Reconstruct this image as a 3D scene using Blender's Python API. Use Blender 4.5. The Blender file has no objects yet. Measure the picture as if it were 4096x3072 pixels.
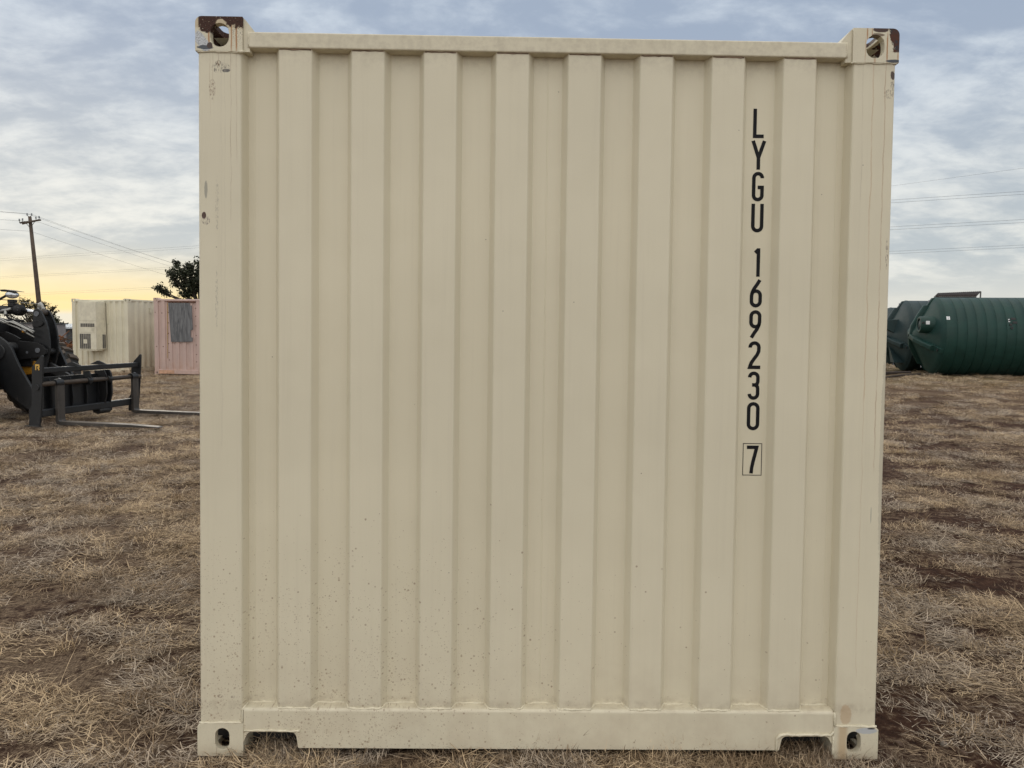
import bpy, bmesh, math, random
import numpy as np
from mathutils import Vector, Matrix, Euler
random.seed(7)
rng = np.random.default_rng(11)
scene = bpy.context.scene
COL = scene.collection

# ---------------------------------------------------------------- camera
cam_data = bpy.data.cameras.new("camera")
cam = bpy.data.objects.new("camera", cam_data)
COL.objects.link(cam)
cam_data.sensor_fit = 'HORIZONTAL'
cam_data.sensor_width = 36.0
cam_data.lens = 36.0 * 3077.0 / 4096.0
cam_data.clip_start = 0.05
cam_data.clip_end = 3000
CR = Vector((0.9998332, -0.0132144, 0.0126072))
CU = Vector((-0.0116823, 0.0678765, 0.9976253))
CF = Vector((0.0140388, 0.9976062, -0.0677108))
cam.matrix_world = Matrix(((CR.x, CU.x, -CF.x, 1.06587), (CR.y, CU.y, -CF.y, -2.65723), (CR.z, CU.z, -CF.z, 1.5208), (0, 0, 0, 1)))
scene.camera = cam

# ---------------------------------------------------------------- colour management
scene.view_settings.view_transform = 'Standard'
scene.view_settings.look = 'None'
scene.view_settings.exposure = 0.0
scene.view_settings.gamma = 1.0
scene.view_settings.use_curve_mapping = False
scene.cycles.max_bounces = 6; scene.cycles.diffuse_bounces = 3; scene.cycles.glossy_bounces = 3


# ---------------------------------------------------------------- node helper
class NT:
    def __init__(s, tree):
        s.t = tree; s.n = tree.nodes; s.l = tree.links

    def put(s, sock, v):
        if v is None:
            return
        if isinstance(v, bpy.types.NodeSocket):
            s.l.new(v, sock)
        elif isinstance(v, (tuple, list)):
            v = tuple(v)
            if len(sock.default_value) == 4 and len(v) == 3:
                v = v + (1.0,)
            sock.default_value = v
        else:
            sock.default_value = v

    def m(s, op, a, b=None, c=None, clamp=False):
        n = s.n.new('ShaderNodeMath'); n.operation = op; n.use_clamp = clamp
        s.put(n.inputs[0], a); s.put(n.inputs[1], b); s.put(n.inputs[2], c)
        return n.outputs[0]

    def add(s, a, b): return s.m('ADD', a, b)
    def sub(s, a, b): return s.m('SUBTRACT', a, b)
    def mul(s, a, b): return s.m('MULTIPLY', a, b)

    def vm(s, op, a, b=None):
        n = s.n.new('ShaderNodeVectorMath'); n.operation = op
        s.put(n.inputs[0], a); s.put(n.inputs[1], b)
        return n.outputs['Value'] if op in ('DOT_PRODUCT', 'LENGTH', 'DISTANCE') else n.outputs[0]

    def ss(s, v, lo, hi, a=0.0, b=1.0):
        n = s.n.new('ShaderNodeMapRange'); n.interpolation_type = 'SMOOTHSTEP'
        s.put(n.inputs[0], v); s.put(n.inputs[1], lo); s.put(n.inputs[2], hi); s.put(n.inputs[3], a); s.put(n.inputs[4], b)
        return n.outputs[0]

    def lin(s, v, lo, hi, a=0.0, b=1.0):
        n = s.n.new('ShaderNodeMapRange')
        s.put(n.inputs[0], v); s.put(n.inputs[1], lo); s.put(n.inputs[2], hi); s.put(n.inputs[3], a); s.put(n.inputs[4], b)
        return n.outputs[0]

    def mix(s, f, a, b, mode='MIX'):
        n = s.n.new('ShaderNodeMix'); n.data_type = 'RGBA'; n.blend_type = mode
        s.put(n.inputs[0], f); s.put(n.inputs[6], a); s.put(n.inputs[7], b)
        return n.outputs[2]

    def noise(s, vec, scale, detail=4, rough=0.55, dist=0.0, col=False):
        n = s.n.new('ShaderNodeTexNoise')
        s.put(n.inputs['Vector'], vec); s.put(n.inputs['Scale'], scale); s.put(n.inputs['Detail'], detail)
        s.put(n.inputs['Roughness'], rough); s.put(n.inputs['Distortion'], dist)
        return n.outputs[1] if col else n.outputs[0]

    def voro(s, vec, scale, rnd=1.0):
        n = s.n.new('ShaderNodeTexVoronoi')
        s.put(n.inputs['Vector'], vec); s.put(n.inputs['Scale'], scale); s.put(n.inputs['Randomness'], rnd)
        return n.outputs['Distance'], n.outputs['Color']

    def mapv(s, vec, scale=(1, 1, 1), loc=(0, 0, 0), rot=(0, 0, 0)):
        n = s.n.new('ShaderNodeMapping')
        s.put(n.inputs[0], vec); n.inputs[1].default_value = loc; n.inputs[2].default_value = rot; n.inputs[3].default_value = scale
        return n.outputs[0]

    def xyz(s, vec):
        n = s.n.new('ShaderNodeSeparateXYZ'); s.put(n.inputs[0], vec)
        return n.outputs[0], n.outputs[1], n.outputs[2]

    def comb(s, x, y, z):
        n = s.n.new('ShaderNodeCombineXYZ'); s.put(n.inputs[0], x); s.put(n.inputs[1], y); s.put(n.inputs[2], z)
        return n.outputs[0]

    def obj(s):
        return s.n.new('ShaderNodeTexCoord').outputs['Object']

    def bump(s, h, dist=0.01, strength=1.0):
        n = s.n.new('ShaderNodeBump'); s.put(n.inputs['Height'], h)
        n.inputs['Distance'].default_value = dist; n.inputs['Strength'].default_value = strength
        return n.outputs[0]


def new_mat(name):
    m = bpy.data.materials.new(name); m.use_nodes = True
    t = m.node_tree; t.nodes.clear()
    N = NT(t)
    out = t.nodes.new('ShaderNodeOutputMaterial'); b = t.nodes.new('ShaderNodeBsdfPrincipled')
    t.links.new(b.outputs[0], out.inputs[0])
    return m, N, b


# ---------------------------------------------------------------- sky
SUN_AZ = math.atan2(-0.52, 0.86)          # low sun, ahead and to the left behind cloud
SUN_EL = math.radians(14)
world = bpy.data.worlds.new("World"); scene.world = world; world.use_nodes = True
wt = world.node_tree; wt.nodes.clear(); W = NT(wt)
wout = wt.nodes.new('ShaderNodeOutputWorld'); bg = wt.nodes.new('ShaderNodeBackground')
wt.links.new(bg.outputs[0], wout.inputs[0])
sky = wt.nodes.new('ShaderNodeTexSky'); sky.sky_type = 'NISHITA'; sky.sun_disc = False
sky.sun_elevation = SUN_EL; sky.sun_rotation = SUN_AZ
direction = wt.nodes.new('ShaderNodeTexCoord').outputs['Generated']
dx, dy, dz = W.xyz(direction)
el = W.m('MAXIMUM', dz, 0.0)
inv = W.m('DIVIDE', 1.0, W.add(el, 0.27))
px_, py_ = W.mul(dx, inv), W.mul(dy, inv)
plane = W.comb(px_, py_, 0.0)
warp = W.vm('ADD', plane, W.vm('SCALE', W.noise(plane, 0.9, 3, 0.5, col=True), None))
# streets of altocumulus: long soft bands with a finer mottling
pl_rot = W.mapv(plane, scale=(0.55, 1.0, 1.0), rot=(0, 0, math.radians(-24)))
n_big = W.noise(pl_rot, 1.3, 5, 0.55, 0.5)
n_mid = W.noise(W.mapv(plane, scale=(1.0, 1.35, 1), loc=(3.1, 1.7, 0), rot=(0, 0, math.radians(14))), 4.2, 6, 0.60, 0.3)
n_fine = W.noise(W.mapv(plane, scale=(0.9, 1.1, 1), loc=(8.3, 4.1, 0)), 13.0, 5, 0.62, 0.2)
dens = W.add(W.add(W.mul(n_big, 0.44), W.mul(n_mid, 0.40)), W.mul(n_fine, 0.16))
cl = W.ss(dens, 0.415, 0.60)
# towards the horizon the mottling averages out
cl = W.mix(W.ss(el, 0.015, 0.09), (0.60, 0.60, 0.60), cl)
clv = wt.nodes.new('ShaderNodeRGBToBW'); wt.links.new(cl, clv.inputs[0]); clv = clv.outputs[0]
dark = W.mix(W.ss(el, 0.05, 0.36), (0.540, 0.590, 0.610), (0.365, 0.440, 0.560))
lite = W.mix(W.ss(el, 0.06, 0.38), (0.850, 0.855, 0.805), (0.640, 0.715, 0.800))
cloud = W.mix(clv, dark, lite)
# warmth low down, strongest over the hidden sun
hz = W.m('POWER', W.m('ADD', W.mul(dx, math.sin(SUN_AZ)), W.mul(dy, math.cos(SUN_AZ)), clamp=True), 7.0)
warm_el = W.ss(el, 0.022, 0.105, 1.0, 0.0)
warm_bg = W.mix(hz, (0.780, 0.745, 0.640), (0.985, 0.800, 0.400))
cloud = W.mix(W.mul(warm_el, W.add(0.36, W.mul(hz, 0.50))), cloud, warm_bg)
glow = W.mul(W.ss(el, 0.062, 0.020, 0.0, 1.0), W.m('POWER', hz, 0.6))
streak = W.noise(W.comb(W.mul(dx, 5.0), W.mul(dy, 5.0), W.mul(dz, 70.0)), 1.0, 3, 0.5)
cloud = W.mix(W.mul(glow, W.ss(streak, 0.34, 0.56, 0.25, 1.0)), cloud, (1.0, 0.77, 0.36))
clear_strip = W.mul(W.ss(el, 0.020, 0.012, 0.0, 1.0), 0.75)
cloud = W.mix(clear_strip, cloud, (0.70, 0.76, 0.74))
# overcast vault: paler and brightened overhead and behind, unseen, to light the container
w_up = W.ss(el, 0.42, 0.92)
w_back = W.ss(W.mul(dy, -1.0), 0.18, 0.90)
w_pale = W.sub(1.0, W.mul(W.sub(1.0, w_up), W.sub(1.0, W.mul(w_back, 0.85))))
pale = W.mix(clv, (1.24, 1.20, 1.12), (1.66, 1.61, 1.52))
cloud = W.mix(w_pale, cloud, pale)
skyc = W.mix(1.0, sky.outputs[0], (0.10, 0.10, 0.10), 'MULTIPLY')
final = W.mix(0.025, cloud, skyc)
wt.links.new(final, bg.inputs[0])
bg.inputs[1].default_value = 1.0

sun_d = bpy.data.lights.new("sun", 'SUN'); sun_d.energy = 0.6; sun_d.angle = math.radians(25); sun_d.color = (1.0, 0.90, 0.74)
sun = bpy.data.objects.new("sun", sun_d); COL.objects.link(sun)
sd = Vector((math.sin(SUN_AZ) * math.cos(SUN_EL), math.cos(SUN_AZ) * math.cos(SUN_EL), math.sin(SUN_EL)))
sun.rotation_euler = sd.to_track_quat('Z', 'Y').to_euler()
sun.location = (0, 0, 30)


# ---------------------------------------------------------------- mesh helpers
def tag(o, label=None, cat=None, group=None, kind=None):
    if label: o['label'] = label
    if cat: o['category'] = cat
    if group: o['group'] = group
    if kind: o['kind'] = kind
    return o


def empty(name, loc=(0, 0, 0), mat=None):
    o = bpy.data.objects.new(name, None); COL.objects.link(o)
    o.empty_display_size = 0.3
    if mat is not None: o.matrix_world = mat
    else: o.location = loc
    return o


class MB:
    def __init__(s):
        s.v = []; s.f = []; s.smooth = []

    def add(s, verts, faces, smooth=False):
        b = len(s.v)
        s.v.extend([tuple(p) for p in verts])
        s.f.extend([tuple(i + b for i in f) for f in faces])
        s.smooth.extend([smooth] * len(faces))
        return s

    def box(s, x0, x1, y0, y1, z0, z1, M=None):
        vs = [(x0, y0, z0), (x1, y0, z0), (x1, y1, z0), (x0, y1, z0), (x0, y0, z1), (x1, y0, z1), (x1, y1, z1), (x0, y1, z1)]
        if M is not None: vs = [tuple(M @ Vector(p)) for p in vs]
        return s.add(vs, [(0, 3, 2, 1), (4, 5, 6, 7), (0, 1, 5, 4), (1, 2, 6, 5), (2, 3, 7, 6), (3, 0, 4, 7)])

    def prism(s, pts, t0, t1, fn, smooth=False):
        """polygon pts (a,b) extruded from t0 to t1; fn(a,b,t)->xyz"""
        n = len(pts)
        vs = [fn(a, b, t0) for a, b in pts] + [fn(a, b, t1) for a, b in pts]
        s.add(vs, [tuple(range(n - 1, -1, -1)), tuple(range(n, 2 * n))])
        return s.add(vs, [(i, (i + 1) % n, n + (i + 1) % n, n + i) for i in range(n)], smooth)

    def tube(s, path, r, seg=8, cap=True, smooth=True, flat=1.0):
        path = [Vector(p) for p in path]; n = len(path)
        rs = r if isinstance(r, (list, tuple)) else [r] * n
        vs = []; prev = None
        for i, p in enumerate(path):
            d = (path[min(i + 1, n - 1)] - path[max(i - 1, 0)])
            if d.length < 1e-9: d = Vector((0, 0, 1))
            d.normalize()
            if prev is None:
                a = Vector((0, 0, 1)) if abs(d.z) < 0.9 else Vector((1, 0, 0))
                u = d.cross(a).normalized()
            else:
                u = (prev - d * prev.dot(d))
                u = u.normalized() if u.length > 1e-6 else d.orthogonal().normalized()
            prev = u; w = d.cross(u)
            for k in range(seg):
                t = 2 * math.pi * k / seg
                vs.append(p + (u * math.cos(t) + w * math.sin(t) * flat) * rs[i])
        fs = [(i * seg + k, i * seg + (k + 1) % seg, (i + 1) * seg + (k + 1) % seg, (i + 1) * seg + k) for i in range(n - 1) for k in range(seg)]
        b0 = len(s.v)
        s.add(vs, fs, smooth)
        if cap:
            s.f.append(tuple(b0 + k for k in range(seg - 1, -1, -1))); s.smooth.append(False)
            s.f.append(tuple(b0 + (n - 1) * seg + k for k in range(seg))); s.smooth.append(False)
        return s

    def lathe(s, prof, seg, fn, smooth=True):
        """prof (t,r) rings, fn(t, r*cos, r*sin)->xyz"""
        n = len(prof); vs = []
        for t, r in prof:
            for k in range(seg):
                a = 2 * math.pi * k / seg
                vs.append(fn(t, r * math.cos(a), r * math.sin(a)))
        fs = [(i * seg + k, i * seg + (k + 1) % seg, (i + 1) * seg + (k + 1) % seg, (i + 1) * seg + k) for i in range(n - 1) for k in range(seg)]
        return s.add(vs, fs, smooth)

    def mesh(s, name):
        me = bpy.data.meshes.new(name)
        me.from_pydata(s.v, [], s.f)
        me.polygons.foreach_set('use_smooth', s.smooth)
        me.update()
        bm = bmesh.new(); bm.from_mesh(me)
        bmesh.ops.recalc_face_normals(bm, faces=bm.faces)
        bm.to_mesh(me); bm.free()
        return me

    def build(s, name, mat, parent=None, bevel=0, weld=False):
        me = s.mesh(name)
        if weld or bevel:
            bm = bmesh.new(); bm.from_mesh(me); bmesh.ops.remove_doubles(bm, verts=bm.verts, dist=1e-5)
            bmesh.ops.recalc_face_normals(bm, faces=bm.faces); bm.to_mesh(me); bm.free()
        me.materials.append(mat)
        o = bpy.data.objects.new(name, me); COL.objects.link(o)
        if parent is not None: o.parent = parent
        if bevel:
            md = o.modifiers.new('bevel', 'BEVEL'); md.width = bevel; md.segments = 2; md.limit_method = 'ANGLE'; md.angle_limit = math.radians(40)
            md.harden_normals = False
        return o


def link_copy(o, parent):
    c = o.copy(); COL.objects.link(c); c.parent = parent
    return c


def arc(cx, cy, r, a0, a1, n=6):
    return [(cx + r * math.cos(math.radians(a0 + (a1 - a0) * i / n)), cy + r * math.sin(math.radians(a0 + (a1 - a0) * i / n))) for i in range(n + 1)]


def obround(w, h, n=8):
    if h >= w:
        r = w / 2; d = h / 2 - r
        return arc(0, d, r, 0, 180, n) + arc(0, -d, r, 180, 360, n)
    r = h / 2; d = w / 2 - r
    return arc(d, 0, r, -90, 90, n) + arc(-d, 0, r, 90, 270, n)


def boolean_cut(base_mb, cutter_mbs, name, bevel=0.0):
    """returns a mesh with cutters subtracted; temporaries are removed"""
    o = bpy.data.objects.new('tmp_base', base_mb.mesh('tmp')); COL.objects.link(o)
    bm = bmesh.new(); bm.from_mesh(o.data); bmesh.ops.remove_doubles(bm, verts=bm.verts, dist=1e-6); bmesh.ops.recalc_face_normals(bm, faces=bm.faces); bm.to_mesh(o.data); bm.free()
    cs = []
    for cmb in cutter_mbs:
        c = bpy.data.objects.new('tmp_cut', cmb.mesh('tmpc')); COL.objects.link(c)
        bm = bmesh.new(); bm.from_mesh(c.data); bmesh.ops.remove_doubles(bm, verts=bm.verts, dist=1e-6); bmesh.ops.recalc_face_normals(bm, faces=bm.faces); bm.to_mesh(c.data); bm.free()
        md = o.modifiers.new('b', 'BOOLEAN'); md.operation = 'DIFFERENCE'; md.object = c; md.solver = 'EXACT'
        cs.append(c)
    if bevel:
        md = o.modifiers.new('v', 'BEVEL'); md.width = bevel; md.segments = 2; md.limit_method = 'ANGLE'; md.angle_limit = math.radians(35)
    dg = bpy.context.evaluated_depsgraph_get(); dg.update()
    me = bpy.data.meshes.new_from_object(o.evaluated_get(dg)); me.name = name
    for c in cs: bpy.data.objects.remove(c)
    bpy.data.objects.remove(o)
    return me


def obj_from(me, name, mat, parent):
    if not me.materials: me.materials.append(mat)
    o = bpy.data.objects.new(name, me); COL.objects.link(o); o.parent = parent
    if o.data.materials[0] != mat:
        o.material_slots[0].link = 'OBJECT'; o.material_slots[0].material = mat
    return o


def mirror_mesh(me, name, x=None, y=None, z=None):
    m2 = me.copy(); m2.name = name
    n = len(m2.vertices); co = np.empty(n * 3); m2.vertices.foreach_get('co', co); co = co.reshape(-1, 3)
    flips = 0
    for ax, v in ((0, x), (1, y), (2, z)):
        if v is not None: co[:, ax] = v - co[:, ax]; flips += 1
    m2.vertices.foreach_set('co', co.ravel())
    if flips % 2: m2.flip_normals()
    m2.update()
    return m2


def vnoise(x, y, seed=0):
    """smooth value noise, numpy arrays"""
    xi = np.floor(x).astype(np.int64); yi = np.floor(y).astype(np.int64)
    xf = x - xi; yf = y - yi

    def h(a, b):
        n = (a * 374761393 + b * 668265263 + seed * 1442695041) & 0xffffffff
        n = ((n ^ (n >> 13)) * 1274126177) & 0xffffffff
        return ((n ^ (n >> 16)) & 0xffff) / 65535.0
    u = xf * xf * (3 - 2 * xf); v = yf * yf * (3 - 2 * yf)
    return (h(xi, yi) * (1 - u) + h(xi + 1, yi) * u) * (1 - v) + (h(xi, yi + 1) * (1 - u) + h(xi + 1, yi + 1) * u) * v


def fbm(x, y, seed=0, o=4):
    r = 0; a = 0.5; t = 0
    for i in range(o):
        r = r + a * vnoise(x * 2 ** i, y * 2 ** i, seed + i); t += a; a *= 0.5
    return r / t


def sst(x, a, b):
    t = np.clip((x - a) / (b - a), 0, 1); return t * t * (3 - 2 * t)


# ================================================================ materials
def simple(name, col, rough=0.6, metal=0.0, var=0.15, scale=6.0, bumpd=0.0, bscale=60.0, spec=0.5, dirt=None, dirt_amt=0.4):
    m, N, b = new_mat(name)
    v = N.obj()
    n = N.noise(v, scale, 5, 0.6)
    lo = tuple(c * (1 - var) for c in col); hi = tuple(min(1, c * (1 + var)) for c in col)
    c = N.mix(N.ss(n, 0.3, 0.7), lo, hi)
    if dirt is not None:
        d = N.ss(N.noise(v, scale * 0.7, 6, 0.65), 0.5, 0.72)
        c = N.mix(N.mul(d, dirt_amt), c, dirt)
    N.put(b.inputs['Base Color'], c)
    N.put(b.inputs['Roughness'], N.lin(N.noise(v, scale * 2.3, 4, 0.6), 0.3, 0.7, rough * 0.85, min(1, rough * 1.15)))
    b.inputs['Metallic'].default_value = metal
    b.inputs['Specular IOR Level'].default_value = spec
    if bumpd: N.put(b.inputs['Normal'], N.bump(N.noise(v, bscale, 4, 0.6), bumpd, 1.0))
    return m


BEIGE = (0.680, 0.626, 0.484)


def ellipse(N, x, z, cx, cz, rx, rz, nz, amp=0.5, soft=0.12):
    dxx = N.m('DIVIDE', N.sub(x, cx), rx); dzz = N.m('DIVIDE', N.sub(z, cz), rz)
    d = N.m('SQRT', N.add(N.mul(dxx, dxx), N.mul(dzz, dzz)))
    d = N.add(d, N.mul(N.sub(nz, 0.5), amp * 2))
    return N.ss(d, 1 + soft, 1 - soft, 0.0, 1.0)


def bandm(N, v, lo, hi, soft):
    return N.mul(N.ss(v, lo - soft, lo + soft), N.ss(v, hi - soft, hi + soft, 1.0, 0.0))


def run_mask(N, x, z, x0, w, z0, z1, wig=0.012, seed=0.0):
    wz = N.noise(N.comb(seed, 0.0, N.mul(z, 1.0)), 6.0, 6, 0.7)
    d = N.m('ABSOLUTE', N.sub(x, N.add(x0, N.mul(N.sub(wz, 0.5), wig * 2))))
    m = N.ss(d, w, w * 0.3, 0.0, 1.0)
    return N.mul(m, bandm(N, z, z0, z1, 0.02))


def main_paint(name, splatter=True, stains=(), runs=(), streaks=0.5):
    m, N, b = new_mat(name)
    v = N.obj(); x, y, z = N.xyz(v)
    big = N.noise(v, 1.3, 4, 0.5)
    c = N.mix(N.ss(big, 0.3, 0.7), tuple(k * 0.965 for k in BEIGE), tuple(k * 1.03 for k in BEIGE))
    # faint vertical rain streaks, fine grain
    st = N.noise(N.mapv(v, scale=(60, 60, 1.2)), 1.0, 5, 0.65)
    c = N.mix(N.mul(N.ss(st, 0.50, 0.75), 0.16 * streaks), c, (0.40, 0.35, 0.27))
    st2 = N.noise(N.mapv(v, scale=(25, 25, 0.5), loc=(3, 5, 1)), 1.0, 3, 0.6)
    c = N.mix(N.mul(N.ss(st2, 0.52, 0.72), 0.12 * streaks), c, (0.55, 0.50, 0.40))
    # dust film low down
    dn = N.noise(v, 9.0, 5, 0.65)
    low = N.mul(N.ss(z, 0.0, 0.55, 1.0, 0.0), N.ss(dn, 0.3, 0.75))
    c = N.mix(N.mul(low, 0.30), c, (0.40, 0.31, 0.22))
    if splatter:
        # dried mud spots, thick at the lower left and thinning upwards and to the right
        amt = N.mul(N.ss(z, 0.10, 1.05, 1.0, 0.0), N.ss(x, 0.25, 1.75, 1.0, 0.10))
        clump = N.ss(N.noise(v, 5.0, 3, 0.6), 0.35, 0.65)
        for sc, wgt, rad in ((88.0, 0.55, 0.33), (150.0, 0.60, 0.30), (240.0, 0.45, 0.30)):
            vd, vc = N.voro(N.comb(x, 0.0, z), sc)
            pick = N.xyz(vc)
            keep = N.m('LESS_THAN', pick[0], N.mul(N.mul(N.m('POWER', amt, 1.5), N.add(0.35, clump)), wgt))
            rr = N.mul(rad, N.add(0.45, N.mul(pick[1], 0.75)))
            spot = N.mul(N.ss(vd, rr, N.mul(rr, 0.72), 0.0, 1.0), keep)
            c = N.mix(N.mul(spot, N.add(0.36, N.mul(pick[2], 0.45))), c, (0.330, 0.245, 0.170))
        # a few dark nicks
        vd, vc = N.voro(N.comb(x, 0.0, z), 16.0)
        pick = N.xyz(vc)
        nick = N.mul(N.ss(vd, 0.045, 0.02, 0.0, 1.0), N.m('LESS_THAN', pick[0], 0.22))
        c = N.mix(N.mul(nick, 0.7), c, (0.12, 0.08, 0.06))
    gr = N.mul(bandm(N, N.add(z, N.mul(N.sub(dn, 0.5), 0.03)), 0.165, 0.200, 0.012), N.ss(N.noise(v, 22.0, 5, 0.7), 0.35, 0.7))
    c = N.mix(N.mul(gr, 0.45), c, (0.36, 0.30, 0.22))
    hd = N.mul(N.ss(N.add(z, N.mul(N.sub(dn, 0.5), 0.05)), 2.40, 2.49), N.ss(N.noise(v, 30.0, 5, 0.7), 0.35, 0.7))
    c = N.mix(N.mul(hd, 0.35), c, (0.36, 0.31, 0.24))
    nz = N.add(N.mul(N.noise(N.comb(x, 0.0, z), 40.0, 5, 0.75), 0.6), N.mul(N.noise(N.comb(x, 0.0, z), 150.0, 4, 0.7), 0.4))
    nzf = N.noise(N.mapv(N.comb(x, 0.0, z), scale=(220, 1, 90), rot=(0, 0.5, 0)), 1.0, 4, 0.7)
    for (cx, cz, rx, rz, col, op, amp, kind) in stains:
        e = ellipse(N, x, z, cx, cz, rx, rz, nz, amp)
        if kind: e = N.mul(e, N.ss(nzf, 0.46, 0.60))
        c = N.mix(N.mul(e, op), c, col)
    for i, (x0, w, z0, z1, col, op) in enumerate(runs):
        rm = run_mask(N, x, z, x0, w, z0, z1, 0.010, i * 3.7)
        c = N.mix(N.mul(N.mul(rm, N.ss(N.noise(N.comb(x, 0.0, N.mul(z, 1.0)), 7.0, 4, 0.7), 0.32, 0.62, 0.25, 1.0)), op * 0.72), c, col)
    N.put(b.inputs['Base Color'], c)
    N.put(b.inputs['Roughness'], N.lin(dn, 0.3, 0.7, 0.42, 0.58))
    b.inputs['Specular IOR Level'].default_value = 0.45
    orange = N.noise(v, 240.0, 3, 0.5)
    dent = N.noise(N.mapv(v, scale=(3.0, 3.0, 1.6)), 1.0, 3, 0.5)
    n1 = N.bump(orange, 0.0006, 0.5)
    bn = N.n.new('ShaderNodeBump'); bn.inputs['Distance'].default_value = 0.020; bn.inputs['Strength'].default_value = 0.7
    N.put(bn.inputs['Height'], dent); N.put(bn.inputs['Normal'], n1)
    N.put(b.inputs['Normal'], bn.outputs[0])
    return m


RUST = (0.045, 0.018, 0.012); RUNC = (0.30, 0.13, 0.04)
mat_wall = main_paint('cream_paint_wall', True)
mat_post = main_paint('cream_paint_post', True, stains=[
    (0.0338, 2.001, 0.0055, 0.030, (0.22, 0.22, 0.20), 0.65, 0.5, 0),
    (0.0266, 1.912, 0.0075, 0.012, (0.05, 0.012, 0.010), 0.95, 0.45, 0),
    (0.033, 1.895, 0.014, 0.016, (0.20, 0.16, 0.15), 0.8, 0.5, 1),
    (0.0866, 2.418, 0.034, 0.017, (0.16, 0.14, 0.12), 0.85, 0.6, 1),
    (0.104, 2.409, 0.014, 0.006, (0.06, 0.06, 0.07), 0.8, 0.4, 0),
    (0.077, 2.434, 0.009, 0.010, (0.12, 0.07, 0.04), 0.8, 0.8, 1),
    (0.056, 2.345, 0.012, 0.034, (0.22, 0.13, 0.09), 0.7, 0.6, 1),
    (0.072, 1.95, 0.006, 0.09, (0.34, 0.31, 0.26), 0.55, 0.8, 1),
    (0.07, 1.62, 0.005, 0.10, (0.30, 0.28, 0.24), 0.5, 0.8, 1),
    (2.4205, 2.4310, 0.0085, 0.014, RUST, 0.95, 1.1, 0),
    (2.4212, 2.3920, 0.008, 0.022, (0.13, 0.11, 0.10), 0.85, 0.7, 1),
    (2.409, 2.367, 0.020, 0.016, (0.20, 0.15, 0.12), 0.6, 0.8, 1),
    (2.4185, 1.8114, 0.0050, 0.050, (0.18, 0.13, 0.12), 0.75, 0.5, 1),
    (2.424, 1.10, 0.010, 0.35, (0.40, 0.36, 0.29), 0.45, 0.7, 0),
    (2.390, 0.885, 0.0018, 0.030, (0.25, 0.24, 0.22), 0.6, 0.2, 0),
    (2.32, 0.16, 0.020, 0.035, (0.42, 0.25, 0.12), 0.45, 0.6, 0),
    (0.078, 0.215, 0.010, 0.006, (0.10, 0.03, 0.02), 0.8, 0.7, 1),
    (0.124, 0.212, 0.008, 0.005, (0.10, 0.06, 0.05), 0.7, 0.7, 1),
], runs=[
    (2.396, 0.0026, 1.05, 2.48, RUNC, 0.62), (2.353, 0.0030, 1.30, 2.48, (0.42, 0.22, 0.08), 0.50),
    (2.318, 0.0020, 2.0, 2.48, (0.34, 0.27, 0.20), 0.35), (2.352, 0.0022, 0.30, 1.35, (0.42, 0.26, 0.12), 0.35),
    (0.1199, 0.0020, 1.9, 2.48, (0.26, 0.15, 0.08), 0.55), (0.1397, 0.0018, 2.1, 2.48, (0.30, 0.20, 0.12), 0.45),
    (0.049, 0.0018, 2.25, 2.48, (0.34, 0.22, 0.12), 0.45), (0.058, 0.0020, 2.3, 2.48, (0.40, 0.30, 0.18), 0.4),
    (0.078, 0.0016, 2.42, 2.48, (0.26, 0.12, 0.05), 0.6), (0.0990, 0.0022, 1.4, 2.48, (0.42, 0.37, 0.29), 0.35),
    (0.0875, 0.004, 1.1, 2.48, (0.48, 0.43, 0.34), 0.30),
])


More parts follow.
